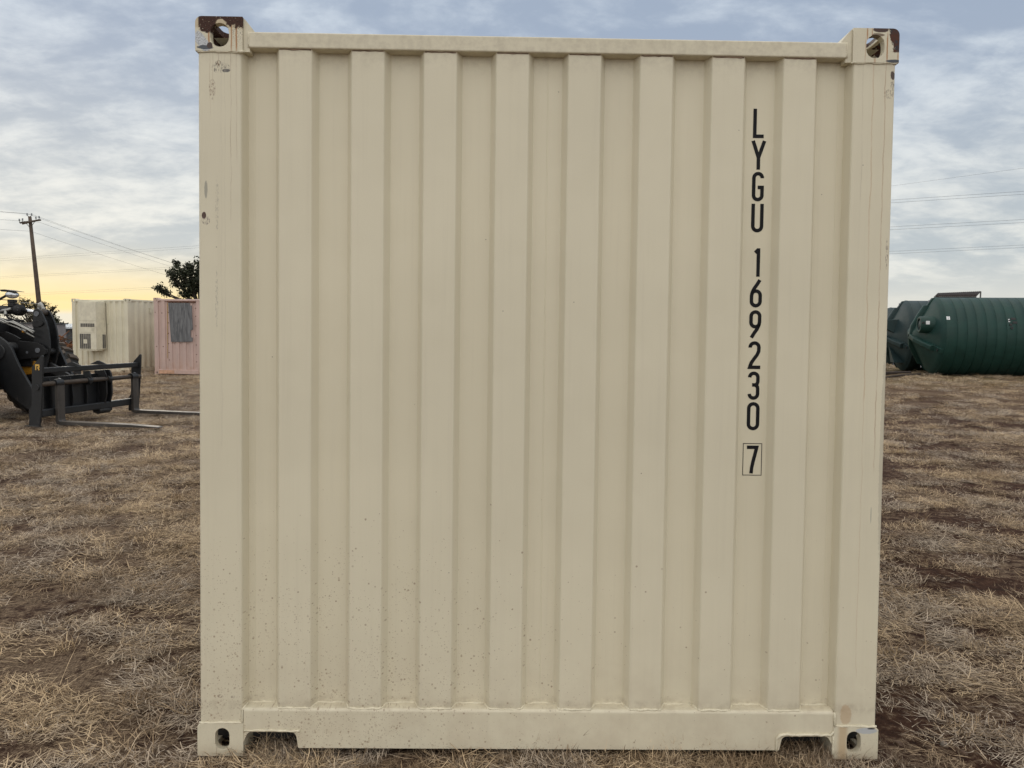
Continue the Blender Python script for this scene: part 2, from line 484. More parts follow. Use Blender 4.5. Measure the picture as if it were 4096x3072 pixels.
def casting_mat():
    m, N, b = new_mat('cream_paint_casting')
    v = N.obj(); x, y, z = N.xyz(v)
    q = N.comb(x, y, z)
    nz = N.add(N.mul(N.noise(q, 26.0, 6, 0.75), 0.62), N.mul(N.noise(q, 95.0, 5, 0.75), 0.38)); nf = N.noise(q, 210.0, 4, 0.7)
    c = N.mix(N.ss(N.noise(v, 14.0, 4, 0.6), 0.3, 0.7), tuple(k * 0.93 for k in BEIGE), BEIGE)
    c = N.mix(N.mul(N.ss(nf, 0.52, 0.66), 0.22), c, (0.36, 0.28, 0.18))
    # ochre halo + bare rust: upper left casting
    top = N.ss(N.add(z, N.mul(N.sub(nz, 0.5), 0.10)), 2.5560, 2.5580)
    lft = N.ss(x, 0.30, 0.25, 0.0, 1.0)
    keep = N.sub(1.0, ellipse(N, x, z, 0.088, 2.5660, 0.019, 0.0150, nz, 0.95))
    blot = ellipse(N, x, z, 0.040, 2.5510, 0.024, 0.016, nz, 1.2)
    chips = N.ss(N.noise(q, 120.0, 5, 0.75), 0.36, 0.40)
    r1 = N.mul(N.mul(N.m('MAXIMUM', N.mul(N.mul(top, keep), N.ss(x, 0.008, 0.014)), blot), lft), chips)
    sp = N.mul(N.mul(N.ss(nf, 0.53, 0.60), lft), N.mul(N.ss(x, 0.122, 0.130), N.ss(z, 2.475, 2.555)))
    # white zinc patch with dark lower edge
    zn = N.mul(ellipse(N, N.add(x, N.mul(N.sub(z, 2.504), 0.45)), z, 0.024, 2.504, 0.021, 0.033, nz, 0.9), lft)
    zd = N.mul(ellipse(N, x, z, 0.034, 2.485, 0.026, 0.0065, nz, 1.3), lft)
    rb = N.mul(ellipse(N, x, z, 0.050, 2.492, 0.010, 0.010, nz, 1.2), lft)
    # upper right casting: dark scuffed outer corner
    rgt = N.ss(x, 2.1, 2.2)
    edge = N.ss(N.add(N.add(x, N.mul(N.sub(z, 2.56), 0.30)), N.mul(N.sub(nz, 0.5), 0.075)), 2.4060, 2.4080)
    rc = N.mul(N.mul(edge, N.ss(N.add(z, N.mul(N.sub(nz, 0.5), 0.03)), 2.505, 2.512)), rgt)
    rc2 = N.mul(ellipse(N, x, z, 2.372, 2.587, 0.026, 0.011, nz, 0.6), rgt)
    rc3 = N.mul(ellipse(N, x, z, 2.420, 2.4790, 0.028, 0.0055, nz, 0.3), rgt)
    rimh = N.mul(ellipse(N, x, z, 2.362, 2.5680, 0.022, 0.006, nz, 0.6), rgt)
    halo = N.m('MAXIMUM', N.mul(N.mul(N.ss(N.add(z, N.mul(N.sub(nz, 0.5), 0.07)), 2.545, 2.556), lft), 0.8), N.mul(rimh, 0.9))
    c = N.mix(N.mul(halo, 0.45), c, (0.40, 0.23, 0.07))
    for i, (x0, w, z0, z1, op) in enumerate(((0.047, .0045, 2.475, 2.56, .8), (0.1235, .0036, 2.475, 2.57, .75), (0.141, .0040, 2.475, 2.565, .85),
                                             (2.396, .0032, 2.475, 2.57, .9), (2.353, .0050, 2.475, 2.487, .95), (2.325, .0035, 2.55, 2.595, .8), (2.342, .0030, 2.56, 2.595, .6),
                                             (2.3195, .0020, 2.475, 2.55, .5), (2.433, .004, 2.475, 2.51, .6))):
        c = N.mix(N.mul(run_mask(N, x, z, x0, w, z0, z1, 0.004, i * 2.3), op), c, (0.36, 0.14, 0.03))
    c = N.mix(zn, c, N.mix(N.ss(nf, 0.45, 0.6), (0.58, 0.60, 0.63), (0.30, 0.31, 0.33)))
    c = N.mix(zd, c, (0.07, 0.08, 0.10)); c = N.mix(rb, c, (0.06, 0.035, 0.03))
    c = N.mix(N.mul(sp, 0.8), c, (0.10, 0.06, 0.045))
    rustc = N.mix(N.ss(nf, 0.35, 0.7), (0.026, 0.011, 0.009), (0.085, 0.033, 0.020))
    c = N.mix(r1, c, rustc)
    c = N.mix(rc, c, N.mix(N.ss(nz, 0.42, 0.55), (0.035, 0.038, 0.045), (0.085, 0.030, 0.016)))
    c = N.mix(N.m('MAXIMUM', rc2, N.mul(rimh, 0.7)), c, rustc); c = N.mix(rc3, c, (0.05, 0.06, 0.075))
    # lower castings: soil stain and a bluish scrape
    lowm = N.ss(z, 0.14, 0.12, 0.0, 1.0)
    soil = N.mul(N.mul(lowm, N.ss(N.add(z, N.mul(nz, 0.08)), 0.11, 0.02, 0.0, 1.0)), 0.38)
    c = N.mix(soil, c, (0.34, 0.25, 0.17))
    och = N.mul(N.mul(lowm, bandm(N, N.add(x, N.mul(N.sub(nz, 0.5), 0.02)), 2.293, 2.325, 0.010)), 0.5)
    c = N.mix(och, c, (0.42, 0.25, 0.10))
    c = N.mix(N.mul(N.mul(ellipse(N, x, z, 2.395, 0.104, 0.040, 0.011, nz, 0.45), lowm), 0.8), c, (0.42, 0.45, 0.50))
    c = N.mix(N.mul(ellipse(N, x, z, 2.412, 0.112, 0.014, 0.003, nz, 0.5), lowm), c, (0.05, 0.05, 0.06))
    N.put(b.inputs['Base Color'], c)
    r_all = N.m('MAXIMUM', r1, rc)
    N.put(b.inputs['Roughness'], N.lin(r_all, 0, 1, 0.55, 0.85))
    h = N.add(N.mul(nf, 0.5), N.mul(r_all, -1.0))
    N.put(b.inputs['Normal'], N.bump(h, 0.0012, 0.8))
    return m


mat_cast = casting_mat()
mat_weld = simple('weld_paint', (0.70, 0.64, 0.49), 0.5, var=0.10, scale=30, bumpd=0.003, bscale=160)
mat_black = simple('stencil_black', (0.006, 0.006, 0.008), 0.6, var=0.1, spec=0.2)
mat_under = simple('underframe_black', (0.035, 0.033, 0.032), 0.85, var=0.3, bumpd=0.002)


def paint(name, col, rust=0.3, streak=0.5):
    m, N, b = new_mat(name)
    v = N.obj(); x, y, z = N.xyz(v)
    c = N.mix(N.ss(N.noise(v, 1.2, 5, 0.6), 0.3, 0.7), tuple(k * 0.90 for k in col), tuple(k * 1.05 for k in col))
    st = N.noise(N.mapv(v, scale=(14, 14, 0.6)), 1.0, 5, 0.7)
    c = N.mix(N.mul(N.ss(st, 0.50, 0.75), streak), c, tuple(k * 0.55 for k in col))
    low = N.mul(N.ss(z, 0.0, 0.7, 1.0, 0.0), N.ss(N.noise(v, 5.0, 5, 0.7), 0.35, 0.65))
    c = N.mix(N.mul(low, 0.45), c, (0.38, 0.20, 0.10))
    rs = N.ss(N.noise(v, 7.0, 7, 0.75), 0.66, 0.72)
    c = N.mix(N.mul(rs, rust), c, (0.12, 0.05, 0.03))
    N.put(b.inputs['Base Color'], c); b.inputs['Roughness'].default_value = 0.6
    return m


mat_tan = paint('tan_container_paint', (0.70, 0.66, 0.52), 0.15, 0.22)
mat_pink = paint('faded_pink_paint', (0.545, 0.405, 0.365), 0.8, 0.35)


# ================================================================ ground
def ground_h(x, y):
    x = np.asarray(x, float); y = np.asarray(y, float)
    h = -0.04 * sst(y, 5, 10) - 0.04 * sst(y, 14, 24) - 1.5 * sst(y, 45, 95)
    lump = (fbm(x * 1.1, y * 1.1, 3, 4) - 0.5) * 0.075 + (fbm(x * 5.0, y * 5.0, 9, 3) - 0.5) * 0.030
    near_front = sst(-np.abs(y), -0.35, -0.05) * sst(x, -0.3, 0.0) * (1 - sst(x, 2.45, 2.75))
    lump = lump * (1 - 0.65 * near_front) - 0.004
    h = h + lump * (1 - 0.7 * sst(y, 30, 60))
    # soil under the container lies below its floor
    ins = sst(x, -0.15, 0.03) * (1 - sst(x, 2.41, 2.6)) * sst(y, 0.02, 0.3) * (1 - sst(y, 6.0, 6.4))
    h = h * (1 - ins) + ins * (-0.032 * y - 0.015)
    return h


def soil_material():
    m, N, b = new_mat('dry_soil')
    g = N.n.new('ShaderNodeNewGeometry').outputs['Position']
    a = N.noise(g, 1.1, 6, 0.62); d = N.noise(N.mapv(g, loc=(31, 12, 0)), 0.28, 4, 0.55); f = N.noise(g, 16.0, 6, 0.7); ff = N.noise(g, 85.0, 4, 0.7)
    soil = N.mix(N.ss(f, 0.3, 0.7), (0.028, 0.013, 0.008), (0.078, 0.038, 0.023))
    fib = N.m('MAXIMUM', N.noise(N.mapv(g, scale=(40, 260, 40), rot=(0, 0, 0.3)), 1.0, 3, 0.6), N.noise(N.mapv(g, scale=(230, 45, 40), rot=(0, 0, 0.5)), 1.0, 3, 0.6))
    thatch = N.mix(N.ss(fib, 0.46, 0.68), (0.078, 0.050, 0.033), (0.330, 0.245, 0.165))
    rs_ = N.mul(N.ss(N.xyz(g)[0], 1.2, 2.6), 0.050)
    cov = N.ss(N.sub(N.add(N.mul(a, 0.45), N.mul(f, 0.55)), rs_), 0.425, 0.535)
    c = N.mix(N.mul(cov, 0.85), soil, thatch)
    # beyond where single blades show, the sheet carries the colour of the sward
    dist = N.vm('DISTANCE', g, (1.07, -2.66, 0.0))
    far = N.ss(dist, 14.0, 32.0)
    sward = N.mix(N.ss(a, 0.32, 0.68), (0.122, 0.077, 0.048), (0.230, 0.163, 0.102))
    sward = N.mix(N.mul(N.ss(d, 0.45, 0.65), 0.5), sward, (0.165, 0.125, 0.055))
    gx_, gy_, gz_ = N.xyz(g)
    gstrip = N.mul(N.mul(N.ss(gy_, 21.0, 26.0), N.ss(gx_, 9.0, 13.0)), N.ss(a, 0.35, 0.6))
    sward = N.mix(N.mul(gstrip, 0.6), sward, (0.125, 0.115, 0.045))
    c = N.mix(N.mul(far, 0.75), c, sward)
    N.put(b.inputs['Base Color'], c); b.inputs['Roughness'].default_value = 0.95; b.inputs['Specular IOR Level'].default_value = 0.15
    h = N.add(N.mul(f, 0.6), N.mul(ff, 0.25))
    N.put(b.inputs['Normal'], N.bump(h, 0.04, 1.0))
    return m


mat_soil = soil_material()


def graded(c0, fine, r_fine, growth, limit):
    a = [0.0]; s = fine
    while a[-1] < limit:
        if a[-1] > r_fine: s *= growth
        a.append(a[-1] + s)
    a = np.array(a)
    return np.concatenate([-a[:0:-1], a]) + c0


gx = graded(1.2, 0.055, 5.0, 1.05, 900)
gy = graded(1.5, 0.055, 6.5, 1.05, 900)
X, Y = np.meshgrid(gx, gy)
Z = ground_h(X, Y)
nx, ny = len(gx), len(gy)
gv = np.stack([X.ravel(), Y.ravel(), Z.ravel()], 1)
ii = (np.arange(ny - 1)[:, None] * nx + np.arange(nx - 1)[None, :]).ravel()
gf = np.stack([ii, ii + 1, ii + 1 + nx, ii + nx], 1)
gme = bpy.data.meshes.new('ground')
gme.vertices.add(len(gv)); gme.vertices.foreach_set('co', gv.ravel())
gme.loops.add(len(gf) * 4); gme.loops.foreach_set('vertex_index', gf.ravel())
gme.polygons.add(len(gf)); gme.polygons.foreach_set('loop_start', np.arange(len(gf)) * 4); gme.polygons.foreach_set('loop_total', np.full(len(gf), 4))
gme.polygons.foreach_set('use_smooth', np.ones(len(gf), bool))
gme.update(); gme.validate()
gme.materials.append(mat_soil)
gob = bpy.data.objects.new('ground', gme); COL.objects.link(gob); tag(gob, kind='structure')


def GH(x, y): return float(ground_h(np.array([x]), np.array([y]))[0])


# ================================================================ shipping containers
CW, CH, CL = 2.438, 2.591, 6.058


def casting_meshes():
    prof = [(0.0, 0.0), (0.162, 0.0), (0.162, 0.118)] + arc(0.022, 0.096, 0.022, 90, 180, 6)      # outer top corner rounded
    base = MB().prism(prof, 0.0, 0.178, lambda a, b, t: (a, t, b))
    cuts = []
    cuts.append(MB().box(0.028, 0.134, 0.028, 0.150, 0.020, 0.098))
    fh = obround(0.064, 0.081)
    cuts.append(MB().prism(fh, -0.02, 0.05, lambda a, b, t: (0.084 + a, t, 0.055 + b)))
    cuts.append(MB().prism(fh, -0.02, 0.05, lambda a, b, t: (t, 0.089 + a, 0.055 + b)))
    cuts.append(MB().prism(obround(0.0635, 0.124), 0.08, 0.14, lambda a, b, t: (0.081 + a, 0.089 + b, t)))
    top = boolean_cut(base, cuts, 'corner_casting_upper', 0.0022)
    prof = [(0.0, 0.0), (0.162, 0.0), (0.162, 0.118), (0.012, 0.118), (0.0, 0.108)]
    base = MB().prism(prof, 0.0, 0.178, lambda a, b, t: (a, t, b))
    fh = obround(0.051, 0.079)
    cuts = [MB().box(0.028, 0.134, 0.028, 0.150, 0.020, 0.098),
            MB().prism(fh, -0.02, 0.05, lambda a, b, t: (0.088 + a, t, 0.062 + b)),
            MB().prism(fh, -0.02, 0.05, lambda a, b, t: (t, 0.089 + a, 0.062 + b)),
            MB().prism(obround(0.0635, 0.124), -0.02, 0.04, lambda a, b, t: (0.081 + a, 0.089 + b, t))]
    bot = boolean_cut(base, cuts, 'corner_casting_lower', 0.0022)
    return top, bot


cast_top, cast_bot = casting_meshes()


def shift(me, dz):
    m2 = me.copy(); co = np.empty(len(m2.vertices) * 3); m2.vertices.foreach_get('co', co); co = co.reshape(-1, 3); co[:, 2] += dz
    m2.vertices.foreach_set('co', co.ravel()); m2.update(); return m2


ctu = shift(cast_top, CH - 0.118)
CASTS = []
for sx in (0, 1):
    for sy in (0, 1):
        for base_me, nm in ((ctu, 'upper'), (cast_bot, 'lower')):
            CASTS.append(mirror_mesh(base_me, 'corner_casting', x=CW if sx else None, y=CL if sy else None) if (sx or sy) else base_me)


def corrug(x0, x1, centers, rib_w, slope, yf, yb, r=0.006):
    """profile (x,y) with ribs at yf, troughs at yb; softened bends"""
    raw = [(x0, yb)]
    for c in centers:
        raw += [(c - rib_w / 2 - slope, yb), (c - rib_w / 2, yf), (c + rib_w / 2, yf), (c + rib_w / 2 + slope, yb)]
    raw.append((x1, yb))
    out = [raw[0]]
    for i in range(1, len(raw) - 1):
        p = Vector(raw[i]); a = (Vector(raw[i - 1]) - p); b = (Vector(raw[i + 1]) - p)
        d = min(r, a.length * 0.45, b.length * 0.45)
        pa = p + a.normalized() * d; pb = p + b.normalized() * d
        for t in (0, 0.25, 0.5, 0.75, 1):
            q = pa * (1 - t) ** 2 + p * 2 * t * (1 - t) + pb * t * t
            out.append((q.x, q.y))
    out.append(raw[-1])
    return out


def sheet(name, prof, z0, z1, fn, mat, parent, thick=0.002, zdiv=1, wob=0.0):
    mb = MB(); n = len(prof)
    zs = [z0 + (z1 - z0) * i / zdiv for i in range(zdiv + 1)]
    vs = [fn(a, b + (wob * (vn(a * 6, z * 1.7) - 0.5)), z) for z in zs for a, b in prof]
    mb.add(vs, [(j * n + i, j * n + i + 1, (j + 1) * n + i + 1, (j + 1) * n + i) for j in range(zdiv) for i in range(n - 1)], True)
    me = bpy.data.meshes.new(name); me.from_pydata(mb.v, [], mb.f); me.polygons.foreach_set('use_smooth', [True] * len(mb.f)); me.materials.append(mat)
    o = bpy.data.objects.new(name, me); COL.objects.link(o); o.parent = parent
    md = o.modifiers.new('solid', 'SOLIDIFY'); md.thickness = thick; md.offset = 0; md.use_rim = False
    return o


def vn(a, b): return float(vnoise(np.array([a]), np.array([b]), 5)[0])


def rounded_rail(y0, y1, z0, z1, r, corners=(1, 1, 1, 1)):
    """YZ outline"""
    p = []
    p += arc(y0 + r, z0 + r, r, 180, 270, 4) if corners[0] else [(y0, z0)]
    p += arc(y1 - r, z0 + r, r, 270, 360, 4) if corners[1] else [(y1, z0)]
    p += arc(y1 - r, z1 - r, r, 0, 90, 4) if corners[2] else [(y1, z1)]
    p += arc(y0 + r, z1 - r, r, 90, 180, 4) if corners[3] else [(y0, z1)]
    return p


def container(M, label, cat, mats, group=None, detail=False):
    wall, post, cast, rail = mats
    root = empty('shipping_container', mat=M)
    tag(root, label, cat, group)
    for me in CASTS:
        obj_from(me, 'corner_casting', cast, root)
    # posts
    for sx in (0, 1):
        for sy in (0, 1):
            pr = [(0.0075, 0.16), (0.0075, 0.016)] + arc(0.0165, 0.014, 0.009, 180, 270, 4) + arc(0.149, 0.013, 0.008, 270, 345, 4) + [(0.1675, 0.052), (0.1675, 0.058), (0.030, 0.058), (0.030, 0.16)]
            f = (lambda a, b, t, sx=sx, sy=sy: ((CW - a) if sx else a, (CL - b) if sy else b, t))
            MB().prism(pr, 0.118, CH - 0.118, f).build('corner_post', post, root)
    # end wall
    for sy in (0, 1):
        cs = [0.340 + 0.2510 * k for k in range(8)]
        pf = corrug(0.166, CW - 0.166, cs, 0.112, 0.0185, 0.0125, 0.0505, 0.0045)
        f = (lambda a, b, z, sy=sy: (a, (CL - b) if sy else b, z))
        sheet('end_wall', pf, 0.165, CH - 0.098, f, wall, root, 0.002)
    # side walls
    ncs = 19
    cs = [0.178 + 0.30 + 0.278 * k for k in range(ncs)]
    pf = corrug(0.178, CL - 0.178, cs, 0.072, 0.068, 0.012, 0.048, 0.006)
    for sx in (0, 1):
        f = (lambda a, b, z, sx=sx: ((CW - b) if sx else b, a, z))
        sheet('side_wall', pf, 0.16, CH - 0.07, f, wall, root)
    # rails
    for sy in (0, 1):
        g = (lambda a, b, t, sy=sy: (t, (CL - a) if sy else a, b))
        MB().prism(rounded_rail(0.004, 0.062, 2.4885, 2.5425, 0.005), 0.1815, CW - 0.1815, g).build('header_rail', rail, root)
        for sx in (0, 1):
            hp = [(0.1625, 2.4745), (0.1625, 2.588), (0.170, 2.583), (0.2035, 2.541), (0.2035, 2.535), (0.1845, 2.5345), (0.1845, 2.4745)]
            MB().prism(hp, 0.008, 0.170, (lambda a, b, t, sx=sx, sy=sy: ((CW - a) if sx else a, (CL - t) if sy else t, b))).build('header_plate', post, root)
        pr = [(0.064, 0.029), (0.064, 0.176), (0.052, 0.1765), (0.022, 0.1725)] + arc(0.016, 0.1600, 0.012, 80, 180, 6) + [(0.004, 0.029)]
        bar = MB().prism(pr, 0.1620, CW - 0.1620, lambda a, b, t: (t, a, b))

        def notch(xa, xb, xc, xd, zt):
            r = 0.020
            pts = [(xa, -0.02), (xd, -0.02), (xd - 0.001, 0.02)] + arc(xc - r, zt - r, r, 10, 90, 5) + arc(xb + r, zt - r, r, 90, 170, 5) + [(xa + 0.001, 0.02)]
            return MB().prism(pts, -0.03, 0.10, lambda a, b, t: (a, t, b))
        me = boolean_cut(bar, [notch(0.150, 0.170, 0.350, 0.3585, 0.0865), notch(2.0790, 2.0885, 2.266, 2.290, 0.0800)], 'bottom_rail')
        if sy: me = mirror_mesh(me, 'bottom_rail', y=CL)
        obj_from(me, 'bottom_rail', rail, root)
    for sx in (0, 1):
        g = (lambda a, b, t, sx=sx: ((CW - a) if sx else a, t, b))
        MB().prism(rounded_rail(0.006, 0.066, 2.515, 2.575, 0.005), 0.178, CL - 0.178, g).build('top_side_rail', rail, root)
        MB().prism([(0.010, 0.165), (0.010, 0.018), (0.055, 0.018), (0.055, 0.024), (0.016, 0.024), (0.016, 0.165)], 0.178, CL - 0.178, g).build('bottom_side_rail', rail, root)
    # roof and floor
    rp = corrug(0.065, CL - 0.065, [0.30 + 0.209 * k for k in range(27)], 0.09, 0.03, 0.0, -0.020, 0.006)
    me_mb = MB(); n = len(rp)
    vs = [(0.04, a, 2.563 + b) for a, b in rp] + [(CW - 0.04, a, 2.563 + b) for a, b in rp]
    me_mb.add(vs, [(i, i + 1, n + i + 1, n + i) for i in range(n - 1)], True)
    me_mb.box(0.1, CW - 0.1, 0.06, CL - 0.06, 2.535, 2.538)
    me_mb.build('roof_panel', wall, root)
    fl = MB().box(0.02, CW - 0.02, 0.066, CL - 0.066, 0.148, 0.172)
    fl.box(0.02, CW - 0.02, 0.11, 0.116, 0.010, 0.147)  # added dark plate, stands in for shade behind the rail notches
    for k in range(20):
        yy = 0.30 + k * 0.285
        fl.box(0.02, CW - 0.02, yy, yy + 0.045, 0.045, 0.147)
    fl.build('floor', mat_under, root)
    return root


A_TILT = 0.03
MAIN_M = Matrix.Rotation(-A_TILT, 4, 'X')
main = container(MAIN_M, 'large cream shipping container filling the view, black lettering down its ribbed end', 'shipping container',
                 (mat_wall, mat_post, mat_cast, mat_wall), 'shipping containers in the yard', True)


def bead(path, r, name='weld_bead', mat=None, parent=None, jit=0.35, step=0.012):
    pts = [Vector(p) for p in path]; out = []
    for i in range(len(pts) - 1):
        L = (pts[i + 1] - pts[i]).length; k = max(1, int(L / step))
        for j in range(k):
            out.append(pts[i].lerp(pts[i + 1], j / k))
    out.append(pts[-1])
    rr = [r * random.uniform(1 - jit, 1 + jit) for _ in out]
    out = [p + Vector((0, random.uniform(-.3, .3) * r, random.uniform(-.4, .4) * r)) for p in out]
    return MB().tube(out, rr, 6).build(name, mat or mat_weld, parent or main)


cs8 = [0.340 + 0.2510 * k for k in range(8)]
prof8 = corrug(0.166, CW - 0.166, cs8, 0.112, 0.0185, 0.0125, 0.0505, 0.0045)


def rail_top(y): return 0.1715 + (y - 0.016) / 0.036 * 0.005


bead([(a, b - 0.002, rail_top(b)) for a, b in prof8], 0.0040)
bead([(0.158, 0.004, 0.1655), (0.163, 0.02, 0.174), (0.166, 0.05, 0.177)], 0.004)
bead([(CW - 0.158, 0.002, 0.118), (CW - 0.159, 0.002, 0.145), (CW - 0.158, 0.006, 0.170)], 0.0048)
bead([(0.158, 0.003, 0.118), (0.158, 0.003, 0.145), (0.158, 0.006, 0.168)], 0.0030)
bead([(0.006, 0.003, 0.1195), (0.160, 0.003, 0.1195)], 0.0042)
bead([(CW - 0.006, 0.003, 0.1185), (CW - 0.160, 0.003, 0.1195)], 0.0042)
bead([(0.164, 0.002, 0.0915), (0.26, 0.002, 0.0925), (0.362, 0.002, 0.0910)], 0.0038)
bead([(2.071, 0.002, 0.030), (2.073, 0.002, 0.078), (2.085, 0.002, 0.0870), (2.18, 0.002, 0.0880), (2.266, 0.002, 0.0860), (2.276, 0.002, 0.10)], 0.0048)
bead([(2.276, 0.002, 0.085), (2.276, 0.002, 0.012)], 0.0045)
for s in (0, 1):
    q = (lambda a: CW - a) if s else (lambda a: a)
    bead([(q(0.007), 0.003, CH - 0.1195), (q(0.159), 0.003, CH - 0.1195)], 0.0026)
    bead([(q(0.149), 0.002, CH - 0.1190), (q(0.166), 0.003, CH - 0.1190)], 0.0055, jit=0.6)
    bead([(q(0.1815), 0.0045, 2.4885), (q(0.1815), 0.0045, 2.541)], 0.0026)
# seams where the wall sheets are joined
for x, dy in ((0.1876, 0.0), (1.2190, 0.0), (2.2505, 0.0)):
    MB().prism([(x - 0.0030, 0.0510), (x - 0.0016, 0.0484), (x + 0.0016, 0.0484), (x + 0.0030, 0.0510)], 0.178, 2.486,
               lambda a, b, t: (a, b, t)).build('wall_seam', mat_wall, main)
# thin sealant under the header, along each rib
mat_seal = simple('stained_sealant', (0.22, 0.15, 0.105), 0.8, var=0.4, scale=30)
for c in cs8:
    bead([(c - 0.054, 0.0115, 2.4865), (c + 0.054, 0.0115, 2.4865)], 0.0022, 'sealant_line', mat_seal)

# lettering
T = 0.0125


def ribbon(pts, w, closed=False):
    P = [Vector(p) for p in pts]; n = len(P); L = []; R = []
    for i in range(n):
        if closed: a, b = P[i - 1], P[(i + 1) % n]
        else: a, b = P[max(i - 1, 0)], P[min(i + 1, n - 1)]
        d1 = (P[i] - a); d2 = (b - P[i])
        if d1.length < 1e-9: d1 = d2
        if d2.length < 1e-9: d2 = d1
        d1 = d1.normalized(); d2 = d2.normalized()
        n1 = Vector((-d1.y, d1.x)); n2 = Vector((-d2.y, d2.x)); mt = (n1 + n2)
        mt = mt.normalized() if mt.length > 1e-6 else n1
        k = min(2.2, 1.0 / max(0.3, mt.dot(n1)))
        L.append(P[i] + mt * (w / 2) * k); R.append(P[i] - mt * (w / 2) * k)
    return L, R


def add_ribbon(mb, pts, w, y0, y1, ox, oz, closed=False):
    L, R = ribbon(pts, w, closed); n = len(L)
    vs = [(ox + p.x, y0, oz + p.y) for p in L + R] + [(ox + p.x, y1, oz + p.y) for p in L + R]
    fs = []
    m = n if closed else n - 1
    for i in range(m):
        j = (i + 1) % n
        fs.append((i, j, n + j, n + i)); fs.append((2 * n + i, 2 * n + j, j, i)); fs.append((n + i, n + j, 3 * n + j, 3 * n + i))
    if not closed:
        fs += [(0, n, 3 * n, 2 * n), (n - 1, 2 * n - 1, 4 * n - 1, 3 * n - 1)]
    mb.add(vs, fs)


def glyph(ch, w, h):
    t = T; Wd = w - t; H = h - t; r = Wd / 2; e = t / 2
    A = lambda cx, cy, a0, a1, rx=r, ry=r, n=10: [(cx + rx * math.cos(math.radians(a0 + (a1 - a0) * i / n)), cy + ry * math.sin(math.radians(a0 + (a1 - a0) * i / n))) for i in range(n + 1)]
    if ch == 'L': return [[(0, H + e), (0, 0), (Wd + e, 0)]]
    if ch == 'Y': return [[(0, H + e), (Wd / 2, 0.40 * H)], [(Wd, H + e), (Wd / 2, 0.40 * H)], [(Wd / 2, 0.47 * H), (Wd / 2, -e)]]
    if ch == 'U': return [[(0, H + e), (0, r)] + A(r, r, 180, 360) + [(Wd, H + e)]]
    if ch == 'G': return [[(Wd, H - r * 1.05)] + A(r, H - r, 0, 180) + A(r, r, 180, 360) + [(Wd, 0.47 * H), (Wd * 0.48, 0.47 * H)]]
    if ch == '1': return [[(Wd, H + e), (Wd, -e)], [(-e * 0.6, H - t * 0.75), (Wd * 0.9, H + e * 0.2)]]
    if ch in '69':
        hb = 0.60 * H
        up = [(Wd * 0.92, H + e * 0.7), (Wd * 0.60, 0.86 * H), (Wd * 0.28, 0.70 * H), (Wd * 0.08, 0.54 * H), (0, 0.40 * H), (0, r)]
        lo = A(r, r, 180, 360) + [(Wd, hb - r)] + A(r, hb - r, 0, 165)
        P = up + lo
        if ch == '9': P = [(Wd - a, H - b) for a, b in P]
        return [P]
    if ch == '2': return [[(0, H - r * 1.05)] + A(r, H - r, 180, 0) + [(Wd * 0.98, 0.66 * H), (Wd * 0.82, 0.52 * H), (Wd * 0.50, 0.36 * H), (Wd * 0.20, 0.20 * H), (Wd * 0.04, 0.05 * H), (0.0, 0), (Wd + e, 0)]]
    if ch == '3': return [[(0, H - r * 1.0)] + A(r, H - r, 180, 0) + [(Wd, 0.66 * H), (Wd * 0.92, 0.58 * H), (Wd * 0.72, 0.53 * H), (Wd * 0.32, 0.53 * H)],
                          [(Wd * 0.72, 0.53 * H), (Wd * 0.95, 0.46 * H), (Wd, 0.38 * H), (Wd, r)] + A(r, r, 0, -180)]
    if ch == '0': return [[('c',)] + A(r, r, 180, 360) + A(r, H - r, 0, 180)]
    if ch == '7': return [[(-e, H), (Wd * 0.98, H), (Wd * 0.80, 0.74 * H), (Wd * 0.56, 0.40 * H), (Wd * 0.42, 0.15 * H), (Wd * 0.36, -e)]]


CHARS = [('L', 1.9492, 1.9875, 2.2206, 2.3233), ('Y', 1.9443, 1.9974, 2.1098, 2.2110), ('G', 1.9501, 1.9926, 1.9977, 2.1018), ('U', 1.9501, 1.9940, 1.8879, 1.9892),
         ('1', 1.9646, 1.9853, 1.7307, 1.8316), ('6', 1.9516, 1.9952, 1.6209, 1.7208), ('9', 1.9519, 1.9952, 1.5109, 1.6111), ('2', 1.9510, 1.9952, 1.4005, 1.5001),
         ('3', 1.9518, 1.9942, 1.2898, 1.3915), ('0', 1.9513, 1.9967, 1.1797, 1.2817), ('7', 1.9542, 1.9966, 1.0238, 1.1245)]
for ch, x0, x1, z0, z1 in CHARS:
    mb = MB()
    for k, st in enumerate(glyph(ch, x1 - x0, z1 - z0)):
        closed = st and st[0] == ('c',)
        if closed: st = st[1:]
        add_ribbon(mb, st, T, 0.0486 - 0.0001 * k, 0.0505, x0 + T / 2, z0 + T / 2, closed)
    mb.build('painted_character', mat_black, main)
mb = MB(); t = 0.0022
add_ribbon(mb, [(0, 0), (0.0671, 0), (0.0671, 0.1142), (0, 0.1142)], t, 0.0486, 0.0505, 1.9409, 1.0175, True)
mb.build('painted_frame', mat_black, main)

